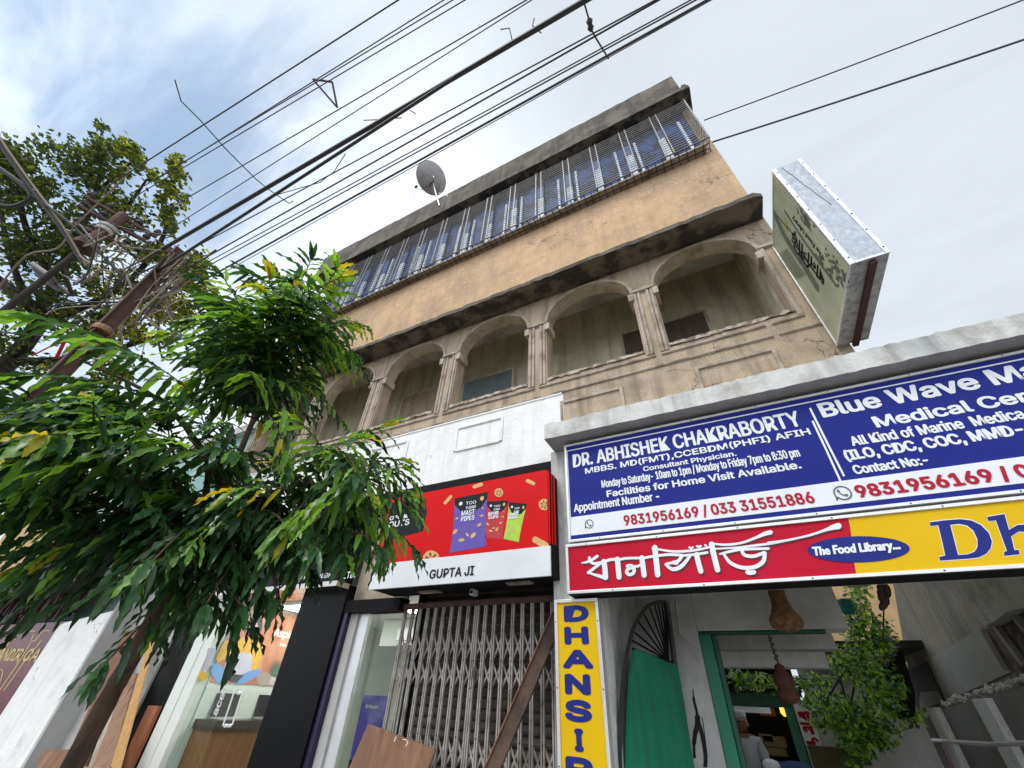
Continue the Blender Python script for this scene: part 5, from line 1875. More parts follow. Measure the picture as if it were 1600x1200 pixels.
VN = thing('creeper', (1.6, 8.4, 0), 'leafy green creeper hanging thickly down the right side of the alley', 'creeper')
m, st = MB(), MB()
BL = [(1340, 930, 18, 25, 8.2, 160), (1352, 985, 32, 28, 8.2, 320), (1345, 1035, 38, 26, 8.3, 380), (1372, 1065, 26, 30, 8.0, 260), (1310, 1030, 22, 22, 8.4, 120),
      (1320, 1115, 46, 24, 8.6, 520), (1350, 1145, 40, 26, 8.5, 420), (1290, 1095, 30, 16, 8.7, 220), (1340, 1180, 20, 16, 8.5, 90), (1395, 1105, 20, 30, 8.0, 90), (1272, 1062, 26, 10, 9.0, 90), (1383, 1005, 16, 30, 8.1, 150), (1402, 1075, 14, 26, 8.0, 110), (1330, 965, 20, 22, 8.2, 110), (1425, 1115, 16, 12, 8.2, 50)]
for cx_, cy_, rx, ry, Y_, n_ in BL:
    for k in range(int(n_ * 1.35)):
        a_, r_ = rv.uniform(0, 6.283), math.sqrt(rv.random())
        r_ *= rv.uniform(.7, 1.45)
        p = at(cx_ + rx * r_ * math.cos(a_), cy_ + ry * r_ * math.sin(a_), Y=Y_ + rv.uniform(-.5, .5))
        d = Vector((rv.uniform(-.8, .8), rv.uniform(-.7, .4), rv.uniform(-1.1, .15)))
        leaf_quad(m, p, d, Vector((rv.uniform(-.3, .3), -0.5, 1)), rv.uniform(.05, .10), rv.uniform(.035, .065), 0 if rv.random() < .52 else 1)
m.build('foliage', [K['vine'], K['vine2']], VN, fix=False)
for path in ([(1330, 925), (1345, 980), (1340, 1040), (1330, 1100), (1345, 1170)], [(1360, 950), (1372, 1010), (1385, 1070), (1395, 1120)], [(1300, 1020), (1318, 1080), (1330, 1120)], [(1350, 1010), (1312, 1060), (1288, 1100)]):
    st.tube([at(x, y, Y=8.45) for x, y in path], 0.012, 5)
st.build('stem', K['darkbark'], VN)
VN2 = thing('creeper', (-0.2, 8.9, 0), 'row of bright creeper leaves trailing over the dark shop name board', 'creeper')
m = MB()
for k in range(330):
    px_ = rv.uniform(1140, 1262)
    py_ = 1046 + (px_ - 1140) * .12 + abs(rv.gauss(0, 1)) * 11 + rv.uniform(-6, 6)
    p = at(px_, py_, Y=rv.uniform(8.75, 9.2))
    d = Vector((rv.uniform(-.8, .8), rv.uniform(-.7, .4), rv.uniform(-1.1, .1)))
    leaf_quad(m, p, d, Vector((rv.uniform(-.3, .3), -0.5, 1)), rv.uniform(.08, .13), rv.uniform(.05, .08), 0 if rv.random() < .5 else 1)
m.build('foliage', [K['vine'], K['vine2']], VN2, fix=False)
m = MB()
m.tube([at(1135, 1048, Y=9.0), at(1200, 1056, Y=9.0), at(1265, 1062, Y=9.0), at(1330, 1050, Y=8.6)], 0.012, 5)
m.build('stem', K['darkbark'], VN2)
m = MB()
c_ = at(1322, 948, Y=7.6)
m.lathe((c_.x, 7.6, c_.z - .09), (0, 0, 1), [(0, .05), (.03, .085), (.16, .095), (.18, .08)], 14)
tag(m.build('water_pot', mat('teal_plastic', (0.02, 0.30, 0.22), 0.4)), 'small teal plastic pot among the creepers high in the alley', 'pot')

# neighbour building on the right of the alley
XN = 2.4
NBd = thing('neighbour_building', (3.4, 9, 0), 'streaked grey cement neighbour building flanking the alley on the right', 'building')
nx = lambda px_, py_, X=XN: at(px_, py_, X=X)
m = MB()
yA, yB = nx(1560, 960).y, nx(1395, 915).y
m.prism([(XN, 5.0, 0), (XN, 12.2, 0), (XN, 12.2, 1.9), (XN, 9.75, 3.5), (XN, 9.75, 4.5), (XN, 5.0, 4.5)], (0.4, 0, 0))
m.build('side_wall', K['neigh'], NBd)
P = [nx(1455, 1028, XN - .012), nx(1533, 980, XN - .012), nx(1545, 1000, XN - .012), nx(1580, 1050, XN - .012), nx(1478, 1096, XN - .012)]
m = MB()
m.poly(P)
m.build('cement_patch', K['neighgrey'], NBd, fix=False)
P = [nx(1418, 1050), nx(1449, 1034), nx(1478, 1096), nx(1436, 1112)]
m = MB()
m.prism([p + Vector((-.02, 0, 0)) for p in P], (0.012, 0, 0))
wn = m.build('wall_opening', K['dark'], NBd)
m = MB()
m.prism([p + Vector((-.03, 0, 0)) for p in (nx(1441, 1082), nx(1466, 1080), nx(1478, 1097), nx(1440, 1110))], (0.008, 0, 0))
m.build('opening_shelf', K['neighgrey'], wn)
P = [nx(px_, py_, 2.25) for px_, py_ in ((1488, 880), (1620, 862), (1620, 940), (1598, 950), (1575, 954), (1552, 972), (1540, 978), (1532, 972))]
m = MB()
m.prism(P, (0.14, 0, 0))
m.build('broken_slab', K['slabraw'], NBd)
P = [nx(px_, py_, 2.37) for px_, py_ in ((1534, 985), (1556, 974), (1576, 958), (1600, 952), (1640, 935), (1660, 1050), (1600, 1068), (1586, 1052))]
m = MB()
m.prism(P, (0.02, 0, 0))
br = m.build('broken_brickwork', K['brick'], NBd)
for (a, b, w_) in (((1556, 978), (1602, 1040), .07), ((1580, 955), (1640, 1030), .06), ((1535, 984), (1572, 1048), .02)):
    m = MB()
    m.beam(nx(*a, 2.34), nx(*b, 2.34), w_, 0.05, (1, 0, 0))
    m.build('exposed_edge', K['neighgrey'], br)
m = MB()
rb_ = random.Random(14)
for k in range(170):
    f = rb_.random()
    p = nx(1474 + 132 * f + rb_.uniform(-4, 4), 1100 - 40 * f + rb_.gauss(0, 4), 2.27 + rb_.uniform(-.05, .07))
    s_ = rb_.uniform(.008, .038)
    m.lathe(p - Vector((0, 0, s_)), (rb_.uniform(-1, 1), rb_.uniform(-1, 1), 1), [(0, s_ * .6), (s_ * .7, s_), (s_ * rb_.uniform(1.2, 2), s_ * .5)], 5)
tag(m.build('rubble', K['slabraw']), 'broken concrete rubble lying along the top of the boundary wall', 'rubble', kind='stuff')
BW = thing('boundary_wall', (2.2, 9, 0), 'grey boundary wall with whitewashed pilasters on the right of the alley', 'wall')
m = MB()
m.prism([(2.2, 5.2, 0), (2.2, 15.0, 0), (2.2, 15.0, 1.68), (2.2, 11.0, 1.76), (2.2, 6.5, 1.97), (2.2, 5.2, 2.0)], (0.15, 0, 0))
m.build('wall_panel', mat('grey_green_cement', (0.19, 0.185, 0.165), 0.95, var=0.15, streak=(0.17, 0.165, 0.15), samt=0.4, bump=0.3), BW)
for (x0, x1, yy) in ((1374, 1384, 1140), (1400, 1406, 1140), (1424, 1433, 1125), (1457, 1472, 1110), (1528, 1550, 1090)):
    ya, yb = nx(x0, yy, 2.2).y, nx(x1, yy, 2.2).y
    ya, yb = max(ya, yb), min(ya, yb)
    m = MB()
    m.box(2.13, 2.199, yb, ya, 0, 1.72 + (15 - ya) * 0.026)
    m.build('pilaster', K['white'], BW)
PRd = MB()
PRd.tube([nx(1330, 1150, 2.06), nx(1377, 1152, 2.06), nx(1440, 1155, 2.06), nx(1465, 1157, 2.06), nx(1545, 1163, 2.06), nx(1640, 1160, 2.06)], 0.022, 8)
tag(PRd.build('water_pipe', K['alum']), 'thin pale pipe running along the pilastered boundary wall', 'pipe')
for k, (px_, py_) in enumerate(((1400, 1168), (1483, 1185))):
    m = MB()
    c_ = nx(px_, py_, 2.125)
    stroke(m, bez([(0, 0), (0.05, 0.10), (-.02, 0.2), (0.06, .3)]), [0.10] * 16, lambda u, v, l=0: Vector((c_.x - l, c_.y + u, c_.z + v - .15)))
    m.build('red_paint_mark', K['inkred'], BW, fix=False)
TF = MB()
P = [at(px_, py_, Y=13.9) for px_, py_ in ((1352, 905), (1374, 900), (1392, 970), (1366, 985))]
m = MB()
xa_, xb_ = at(1340, 905, Y=13.4).x, at(1392, 935, Y=13.4).x
m.box(1.45, 3.4, 13.8, 16, 0, 9)
tw = m.build('far_house', K['tanwall'])
tag(tw, 'tan house wall glimpsed beyond the creepers at the alley end', 'building')
# dark tarpaulin and cloth hanging on the neighbour's corner
m = MB()
P = [at(px_, py_, Y=7.9) for px_, py_ in ((1384, 1000), (1400, 1018), (1409, 1050), (1418, 1080), (1420, 1118), (1404, 1122), (1398, 1090), (1380, 1052), (1378, 1040))]
m.prism(P, (0.08, 0.05, 0))
tag(m.build('tarpaulin', K['blackmatt']), 'black tarpaulin hanging on the corner of the streaked neighbour wall', 'tarpaulin')
m = MB()
P = [at(px_, py_, Y=7.85) for px_, py_ in ((1385, 996), (1398, 1016), (1380, 1042), (1379, 1030))]
m.prism(P, (0.05, 0.04, 0))
tag(m.build('grey_sheet', mat('grey_sheet', (0.12, 0.12, 0.125), 0.8)), 'folded grey sheet over the top of the black tarpaulin', 'sheet')
m = MB()
for k in range(9):
    a, b = at(1376 + rv.uniform(-3, 12), 908 + 4 * k, Y=6.5), at(1378 + rv.uniform(-4, 9), 918 + 4 * k, Y=6.5)
    m.lathe(a, b - a, [(0, .01), (.04, .04), (.09, .03), (.12, .01)], 7)
m.tube([at(1381, 945, Y=6.5), at(1380, 1000, Y=6.5)], 0.008, 5)
tag(m.build('cloth_rag', mat('dusty_rag', (0.09, 0.065, 0.06), 0.95, var=0.4)), 'dusty brown rag knotted on a cord beneath the yellow sign', 'rag')

# ------------------------------------------------------------------ the man in the alley
MX, MY = -0.50, 8.5
MAN = thing('person', (MX, MY, 0), 'white haired man in a pale grey shirt standing in the alley doorway', 'person')


def skin(name, verts, edges, mt, root=0, parent=MAN, sub=2):
    me = bpy.data.meshes.new(name)
    me.from_pydata([(x, y, z) for (x, y, z, r_) in verts], edges, [])
    ob = bpy.data.objects.new(name, me)
    col.objects.link(ob)
    ob.parent = parent
    ORIG[ob.name] = ORIG[parent.name]
    md = ob.modifiers.new('skin', 'SKIN')
    md.use_smooth_shade = True
    for k, v in enumerate(verts):
        r_ = v[3]
        me.skin_vertices[0].data[k].radius = r_ if isinstance(r_, tuple) else (r_, r_)
    me.skin_vertices[0].data[root].use_root = True
    sb2 = ob.modifiers.new('subdivision', 'SUBSURF')
    sb2.levels = sb2.render_levels = sub
    me.materials.append(mt)
    return ob


V = [(0, 0, 0.90, (.13, .10)), (0, 0, 1.05, (.135, .10)), (0, 0.01, 1.22, (.15, .11)), (0, 0.01, 1.36, (.12, .09)), (0.01, -0.005, 1.43, .055), (0.015, -.02, 1.49, .057), (0.02, -.03, 1.545, (.075, .088)), (0.02, -.025, 1.61, (.072, .085)),
     (-.17, .01, 1.36, .055), (-.215, .03, 1.12, .042), (-.19, -.05, .90, .03), (.17, .01, 1.36, .055), (.225, .03, 1.12, .042), (.2, -.05, .90, .03),
     (-.09, 0, .84, .09), (-.095, -.01, .48, .058), (-.095, .02, .10, .04), (-.10, -.12, .045, .035), (.09, 0, .84, .09), (.095, -.01, .48, .058), (.095, .02, .10, .04), (.10, -.12, .045, .035)]
Ed = [(0, 1), (1, 2), (2, 3), (3, 4), (4, 5), (5, 6), (6, 7), (3, 8), (8, 9), (9, 10), (3, 11), (11, 12), (12, 13), (0, 14), (14, 15), (15, 16), (16, 17), (0, 18), (18, 19), (19, 20), (20, 21)]
for s_, wi in ((-1, 10), (1, 13)):                      # palms with four fingers and a thumb
    x0 = V[wi][0]
    pi_ = len(V)
    V.append((x0, -.065, .85, (.028, .018)))
    Ed.append((wi, pi_))
    for f in range(4):
        a = len(V)
        V.append((x0, -.085 + .02 * f, .80, .0095))
        V.append((x0 - s_ * .008, -.088 + .02 * f, .765 - .006 * (1.5 - abs(f - 1.5)), .0085))
        V.append((x0 - s_ * .02, -.088 + .02 * f, .74 - .008 * (1.5 - abs(f - 1.5)), .007))
        Ed += [(pi_, a), (a, a + 1), (a + 1, a + 2)]
    a = len(V)
    V.append((x0 - s_ * .015, -.10, .84, .011))
    V.append((x0 - s_ * .02, -.115, .80, .0085))
    Ed += [(pi_, a), (a, a + 1)]
skin('body', V, Ed, K['skin'])
hy = lambda x, y, z, r_: (x, y, z, r_)
skin('shirt', [(0, 0, .80, (.16, .125)), (0, 0, .95, (.155, .12)), (0, .005, 1.1, (.158, .122)), (0, .01, 1.25, (.165, .125)), (0, .01, 1.36, (.13, .10)), (0.005, 0, 1.40, (.075, .07)),
               (-.175, .01, 1.355, .07), (-.21, .025, 1.2, .062), (-.222, .03, 1.08, .06), (.175, .01, 1.355, .07), (.215, .025, 1.2, .062), (.23, .03, 1.08, .06)],
     [(0, 1), (1, 2), (2, 3), (3, 4), (4, 5), (4, 6), (6, 7), (7, 8), (4, 9), (9, 10), (10, 11)], K['shirt'])
skin('trousers', [(0, 0, .92, (.15, .115)), (-.09, 0, .82, .105), (-.095, -.005, .48, .078), (-.095, .02, .08, .062), (.09, 0, .82, .105), (.095, -.005, .48, .078), (.095, .02, .08, .062)],
     [(0, 1), (1, 2), (2, 3), (0, 4), (4, 5), (5, 6)], K['trouser'])
skin('hair', [(0.02, .035, 1.52, (.062, .05)), (0.02, .045, 1.585, (.08, .07)), (0.02, .012, 1.648, (.076, .07)), (.02, -.05, 1.672, (.05, .03))], [(0, 1), (1, 2), (2, 3)], K['hairwhite'], 1)
m = MB()
hx, hy_ = MX + .02, MY - .03
m.lathe((hx + .01, hy_ - .075, 1.535), (0.15, -1, -.25), [(0, .022), (.018, .017), (.036, .009)], 8, 0)
m.build('nose', K['skin'], MAN)
for s_ in (-1, 1):
    m = MB()
    m.lathe((hx + s_ * .079, hy_ + .01, 1.53), (s_, 0, 0), [(0, .022), (.012, .026), (.016, .015)], 8, 0, 0.6)
    m.build('ear', K['skin'], MAN)
    m = MB()
    m.lathe((hx + s_ * .03, hy_ - .076, 1.56), (s_ * .15, -1, 0), [(0, .012), (.006, .008)], 8)
    m.build('eye', K['inkblack'], MAN)
    m = MB()
    m.box(hx + s_ * .03 - .017, hx + s_ * .03 + .017, hy_ - .086, hy_ - .074, 1.578, 1.585)
    m.build('eyebrow', K['hairwhite'], MAN)
m = MB()
m.box(hx - .024, hx + .028, hy_ - .082, hy_ - .068, 1.488, 1.496)
m.build('mouth', K['inkred'], MAN)
m = MB()
m.box(MX - .004, MX + .004, MY - .137, MY - .11, .85, 1.32)
m.build('shirt_placket', K['greywall'], MAN)

# ------------------------------------------------------------------ satellite dish on the parapet
dz = lambda x, y, Y=3.5: at(620 + x / 12, 240 + y / 12, Y=Y)
foot = dz(800, 980, 3.58)
hub = dz(655, 480, 3.50)
DS = thing('satellite_dish', tuple(foot), 'grey satellite dish on a pole bolted to the roof parapet', 'dish')
m = MB()
ctr = dz(655, 455, 3.42)
rim_l, rim_r, rim_t, rim_b = dz(435, 420), dz(885, 480), dz(640, 130), dz(680, 775)
nrm = Vector((0.62, -0.62, 0.30))
dax = (Vector((-0.55, -0.45, 0.62))).normalized()
rad = 0.50
view = (ctr - EYE).normalized()
dax = Vector((-0.83, 0.20, 0.52)).normalized()
prof = [(-0.115, 0.02), (-0.10, .14), (-0.07, .28), (-0.02, .42), (0.02, rad), (0.028, rad + .006), (0.018, rad + .008)]
m.lathe(ctr, dax, [(h, r_ * 0.95) for h, r_ in prof], 36)
m.f = m.f[:-2]
m.m = m.m[:-2]
m.build('reflector', K['dish'], DS, smooth=True)
m = MB()
m.tube([foot, dz(730, 740, 3.55), hub], [0.024, 0.02, 0.02], 8)
m.tube([dz(790, 735, 3.55), dz(960, 795, 3.6)], 0.008, 5)
m.build('pole', K['alum'], DS)
m = MB()
for a, b in (((620, 440), (660, 560)), ((560, 520), (640, 530)), ((545, 630), (640, 540)), ((640, 430), (690, 520)), ((610, 600), (640, 540))):
    m.tube([dz(*a, 3.46), dz(*b, 3.47)], 0.018, 6)
m.build('bracket', K['darksteel'], DS)
m = MB()
m.tube([dz(500, 680, 3.45), dz(430, 668, 3.4), dz(360, 640, 3.38)], 0.009, 6)
m.lathe(dz(385, 600, 3.36), dz(330, 650, 3.36) - dz(385, 600, 3.36), [(0, .02), (.03, .035), (.08, .035), (.1, .02)], 10)
m.build('feed_arm', K['darksteel'], DS)
m = MB()
m.tube([dz(310, 660, 3.38), dz(330, 780, 3.4), dz(340, 890, 3.44), dz(420, 1020, 3.5)], 0.005, 4)
m.build('feed_cable', K['cable'], DS)

# ------------------------------------------------------------------ young tree in front of the shops
rt = random.Random(77)


def leaf(mb, base, d, up, ln, wd, mi, droop=0.6):
    """one long wavy leaf with a folded midrib, bending down along its length"""
    d = d.normalized()
    n_ = 9
    p = Vector(base)
    b0 = len(mb.v)
    ph = rt.uniform(0, 6.28)
    twist = rt.uniform(-.35, .35)
    prof_ = (0.12, 0.62, 0.86, 1.05, 0.90, 0.98, 0.72, 0.66, 0.36, 0.0)
    for k in range(n_ + 1):
        s_ = d.cross(up)
        if s_.length < 1e-3:
            s_ = Vector((1, 0, 0))
        s_.normalize()
        nn_ = s_.cross(d).normalized()
        s_ = (s_ * math.cos(twist) + nn_ * math.sin(twist))
        nn_ = s_.cross(d).normalized()
        w_ = wd * prof_[k]
        wv = wd * 0.26 * math.sin(ph + k * 2.3)
        wv2 = wd * 0.26 * math.sin(ph + 1.7 + k * 2.3)
        if k < n_:
            mb.v += [tuple(p + s_ * w_ * .5 + nn_ * (w_ * .16 + wv)), tuple(p), tuple(p - s_ * w_ * .5 + nn_ * (w_ * .16 + wv2))]
        else:
            mb.v.append(tuple(p))
        p = p + d * (ln / n_)
        d = (d + Vector((0, 0, -1)) * droop / n_).normalized()
    for k in range(n_ - 1):
        a = b0 + 3 * k
        mb.f += [(a, a + 3, a + 4, a + 1), (a + 1, a + 4, a + 5, a + 2)]
        mb.m += [mi, mi]
    a = b0 + 3 * (n_ - 1)
    t_ = b0 + 3 * n_
    mb.f += [(a, t_, a + 1), (a + 1, t_, a + 2)]
    mb.m += [mi, mi]


def pt(px_, py_, t_):
    return EYE + ray(px_, py_) * t_


LV, TW = MB(), MB()


def twig(a, b, tint, ln=0.19, step=0.027, sag=0.08, tip=True, dens=1.0):
    """tint: weights of (dark, mid, light, yellow)"""
    a, b = Vector(a), Vector(b)
    L_ = (b - a).length
    n_ = max(4, int(L_ / step))
    pts = []
    for k in range(n_ + 1):
        f = k / n_
        p = a.lerp(b, f) + Vector((0, 0, -sag * f * f * L_ / .4))
        pts.append(p)
    TW.tube(pts[::max(1, n_ // 6)] + [pts[-1]], 0.0035, 4, caps=False)
    for k in range(1, n_ + 1):
        if rt.random() > dens:
            continue
        d = (pts[k] - pts[k - 1]).normalized()
        sd = d.cross(Vector((0, 0, 1)))
        if sd.length < .05:
            sd = Vector((1, 0, 0))
        sd.normalize()
        sgn = 1 if k % 2 else -1
        f = k / n_
        fwd = 0.45 + 0.5 * f
        ld = d * fwd + sd * sgn * rt.uniform(.68, .86) + Vector((rt.uniform(-.09, .09), rt.uniform(-.09, .09), rt.uniform(-.55, -.25)))
        r_ = rt.random() * sum(tint)
        mi = 0
        while mi < 3 and r_ > tint[mi]:
            r_ -= tint[mi]
            mi += 1
        sz = ln * 1.18 * rt.uniform(.62, 1.15) * (0.75 + 0.25 * math.sin(math.pi * min(f + .15, 1)))
        leaf(LV, pts[k], ld, Vector((rt.uniform(-.25, .25), rt.uniform(-.25, .25), 1)), sz, sz * rt.uniform(.125, .16), mi, rt.uniform(.5, 1.3))
    if tip:
        for k in range(3):
            leaf(LV, pts[-1], d + Vector((rt.uniform(-.4, .4), rt.uniform(-.4, .4), rt.uniform(-.5, .1))), Vector((0, 0, 1)), ln * rt.uniform(.6, .95), ln * .17, min(3, mi + (1 if rt.random() < .4 else 0)), rt.uniform(.5, 1.2))


DK, MD, LT_, YL = (6, 3, .6, 0.0), (2.0, 4.6, 2.9, 0), (.4, 2.2, 6, .02), (0, 1.2, 4, .8)  # DK mix darkens the inner crown, standing in for shade between leaves
tbase = at(128, 1165, t=0.0026)
tx_, ty_ = at(165, 1100, t=0.0026).x, at(165, 1100, t=0.0026).y
top_ = pt(262, 925, 0.00275)
TREE = thing('young_tree', (tx_, ty_, 0.125), 'young tree with long drooping wavy leaves and slim leaning brown trunk in front', 'tree')
m = MB()
tr = [Vector((tx_ - .02, ty_ + .01, 0.12)), Vector((tx_ + .0, ty_, .8)), pt(165, 1100, .0026), pt(205, 1030, .00265), top_, pt(310, 840, .0030), pt(350, 760, .0034), pt(390, 670, .0038), pt(430, 560, .0042), pt(445, 480, .0045)]
m.tube(bez(tr, 4), [0.044 - 0.037 * k / 36 for k in range(37)], 10)
for (k, tgt, t_) in ((4, (150, 700), .0029), (4, (60, 760), .0027), (5, (540, 760), .0031), (5, (300, 690), .003), (4, (420, 860), .003), (6, (120, 560), .0031), (4, (180, 850), .0028)):
    a, b = tr[k], pt(*tgt, t_)
    mid = a.lerp(b, .5) + Vector((0, 0, .12))
    m.tube(bez([a, mid, b], 4), [0.020 - 0.016 * j / 8 for j in range(9)], 6)
for z_ in (1.25, 1.75):
    m.lathe((tx_ + .03, ty_ - .045, z_), (0.3, -1, .1), [(0, .02), (.018, .012)], 7)
m.build('trunk', K['bark'], TREE, smooth=True)
AX = pt(285, 830, .0030)
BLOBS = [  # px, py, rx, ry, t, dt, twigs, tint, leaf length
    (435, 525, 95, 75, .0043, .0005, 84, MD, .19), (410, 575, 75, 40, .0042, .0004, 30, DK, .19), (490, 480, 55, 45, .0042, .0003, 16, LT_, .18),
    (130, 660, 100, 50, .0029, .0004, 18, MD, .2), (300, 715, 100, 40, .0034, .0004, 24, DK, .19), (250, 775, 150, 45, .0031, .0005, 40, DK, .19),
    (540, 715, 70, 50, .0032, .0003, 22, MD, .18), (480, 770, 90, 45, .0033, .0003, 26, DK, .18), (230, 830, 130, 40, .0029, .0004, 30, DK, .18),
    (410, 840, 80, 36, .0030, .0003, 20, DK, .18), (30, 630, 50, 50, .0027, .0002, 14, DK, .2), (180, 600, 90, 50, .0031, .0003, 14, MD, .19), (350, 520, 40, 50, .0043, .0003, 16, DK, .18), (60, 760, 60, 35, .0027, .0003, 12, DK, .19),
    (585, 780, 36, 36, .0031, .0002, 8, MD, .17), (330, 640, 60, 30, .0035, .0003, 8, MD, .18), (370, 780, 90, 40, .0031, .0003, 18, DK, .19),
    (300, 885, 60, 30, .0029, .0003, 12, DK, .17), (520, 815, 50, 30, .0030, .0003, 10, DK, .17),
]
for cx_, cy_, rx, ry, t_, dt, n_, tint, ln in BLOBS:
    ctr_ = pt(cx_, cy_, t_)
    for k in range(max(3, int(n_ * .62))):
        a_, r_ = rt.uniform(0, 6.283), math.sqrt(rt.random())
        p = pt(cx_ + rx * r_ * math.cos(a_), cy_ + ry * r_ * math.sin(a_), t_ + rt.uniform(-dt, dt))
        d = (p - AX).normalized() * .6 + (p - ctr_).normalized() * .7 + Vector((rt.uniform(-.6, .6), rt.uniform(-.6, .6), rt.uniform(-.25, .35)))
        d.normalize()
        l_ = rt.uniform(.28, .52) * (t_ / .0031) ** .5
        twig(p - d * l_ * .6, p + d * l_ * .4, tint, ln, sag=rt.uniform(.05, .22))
SPRAYS = [  # the sprays one can tell apart: from, to, t from, t to, tint, leaf length
    ((300, 612), (108, 452), .0031, .0032, MD, .19), ((290, 640), (95, 548), .0030, .0029, MD, .2), ((330, 722), (205, 630), .0029, .0027, LT_, .2),
    ((272, 690), (60, 640), .0027, .0025, LT_, .21), ((280, 700), (120, 700), .0026, .0024, MD, .21), ((250, 660), (20, 600), .0028, .0026, MD, .2),
    ((140, 720), (0, 770), .0026, .0024, LT_, .2), ((60, 640), (-40, 560), .0026, .0025, MD, .2), ((120, 700), (-20, 690), .0026, .0024, LT_, .2),
    ((440, 630), (460, 700), .0030, .0029, LT_, .17), ((420, 650), (452, 690), .0029, .0028, YL, .16), ((450, 765), (376, 748), .0027, .0026, YL, .17),
    ((560, 745), (462, 790), .0028, .0026, LT_, .18), ((590, 720), (500, 790), .0028, .0026, LT_, .18), ((490, 700), (650, 712), .0031, .0031, MD, .18),
    ((520, 730), (645, 760), .0029, .0028, LT_, .18), ((530, 770), (650, 817), .0029, .0028, MD, .18), ((480, 780), (440, 825), .0028, .0026, LT_, .17),
    ((470, 809), (443, 835), .0027, .0026, YL, .16), ((340, 813), (310, 832), .0027, .0025, LT_, .18), ((400, 800), (330, 810), .0027, .0026, LT_, .18),
    ((560, 809), (520, 850), .0029, .0029, DK, .17), ((500, 817), (535, 840), .0028, .0028, MD, .17), ((600, 813), (610, 840), .0029, .0028, MD, .16),
    ((220, 880), (70, 935), .0028, .0026, DK, .17), ((200, 850), (40, 880), .0028, .0026, MD, .17), ((300, 910), (370, 950), .0028, .0027, DK, .16),
    ((330, 935), (400, 955), .0028, .0028, DK, .16), ((280, 900), (300, 950), .0027, .0027, DK, .16), ((360, 850), (250, 855), .0027, .0025, MD, .17),
    ((470, 440), (490, 400), .0045, .0046, MD, .17), ((420, 450), (395, 420), .0045, .0046, MD, .17), ((520, 470), (535, 430), .0043, .0043, LT_, .17),
    ((530, 500), (575, 500), .0043, .0042, LT_, .17), ((500, 560), (570, 560), .0042, .0041, LT_, .17), ((480, 600), (540, 640), .0041, .004, LT_, .17),
    ((380, 500), (305, 490), .0043, .0042, MD, .18), ((370, 560), (295, 540), .0042, .0041, MD, .18), ((400, 600), (320, 600), .0042, .0041, DK, .18),
    ((240, 820), (130, 830), .0027, .0025, MD, .18), ((180, 800), (60, 817), .0026, .0024, MD, .19), ((520, 830), (470, 880), .0029, .0029, MD, .16),
]
for a, b, ta, tb, tint, ln in SPRAYS:
    twig(pt(*a, ta), pt(*b, tb), tint, ln, step=0.025, sag=.10)
LV.build('foliage', [K['leafdark'], K['leafmid'], K['leaflight'], K['leafyellow']], TREE, fix=False, smooth=True)
TW.build('twig', K['bark'], TREE, fix=False)

# ------------------------------------------------------------------ big roadside tree behind the poles
rb = random.Random(9)
BT = thing('roadside_tree', tuple(at(20, 560, t=0.0145).xy) + (0.0,), 'tall dark branching roadside tree with small yellow green leaves behind the poles', 'tree')
m = MB()
TB_ = 0.0145
base_ = at(20, 560, t=TB_)
BRS = [([(17, 566), (62, 501), (42, 473), (0, 441), (-40, 410)], .16, .10), ([(62, 505), (85, 440), (120, 370), (150, 300), (160, 240)], .11, .03), ([(62, 501), (130, 480), (200, 440), (250, 380), (270, 320)], .10, .03),
       ([(85, 440), (50, 380), (30, 310), (40, 250)], .08, .03), ([(120, 370), (190, 330), (230, 280)], .06, .02), ([(200, 440), (270, 450), (320, 430)], .06, .02), ([(17, 566), (110, 560), (200, 540), (260, 520)], .10, .03), ([(150, 300), (210, 250)], .04, .015), ([(42, 473), (10, 380), (0, 300)], .07, .03)]
for P, r0, r1 in BRS:
    q = bez([at(x, y, t=TB_ + rb.uniform(-.0006, .0006)) for x, y in P], 4)
    m.tube(q, [r0 + (r1 - r0) * k / (len(q) - 1) for k in range(len(q))], 7)
m.tube([Vector((base_.x, base_.y, 0)), Vector((base_.x + .1, base_.y, base_.z * .5)), base_], [.32, .26, .17], 10)
m.build('trunk', K['darkbark'], BT)
m = MB()
CLUMPS = [(60, 265, 70, 50, 900, 0), (145, 255, 45, 40, 520, 0), (205, 250, 34, 34, 380, 1), (255, 275, 34, 36, 300, 1), (160, 208, 10, 16, 36, 0), (50, 345, 85, 65, 1100, 0), (180, 340, 80, 55, 700, 1),
          (272, 345, 26, 50, 260, 1), (285, 430, 42, 44, 520, 2), (245, 500, 60, 46, 900, 2), (60, 440, 80, 70, 900, 0), (130, 540, 90, 50, 700, 1), (325, 440, 16, 24, 70, 2), (200, 420, 70, 40, 420, 1), (15, 250, 30, 35, 350, 0), (0, 520, 50, 60, 420, 0), (150, 470, 70, 40, 400, 1), (180, 580, 60, 40, 350, 1)]
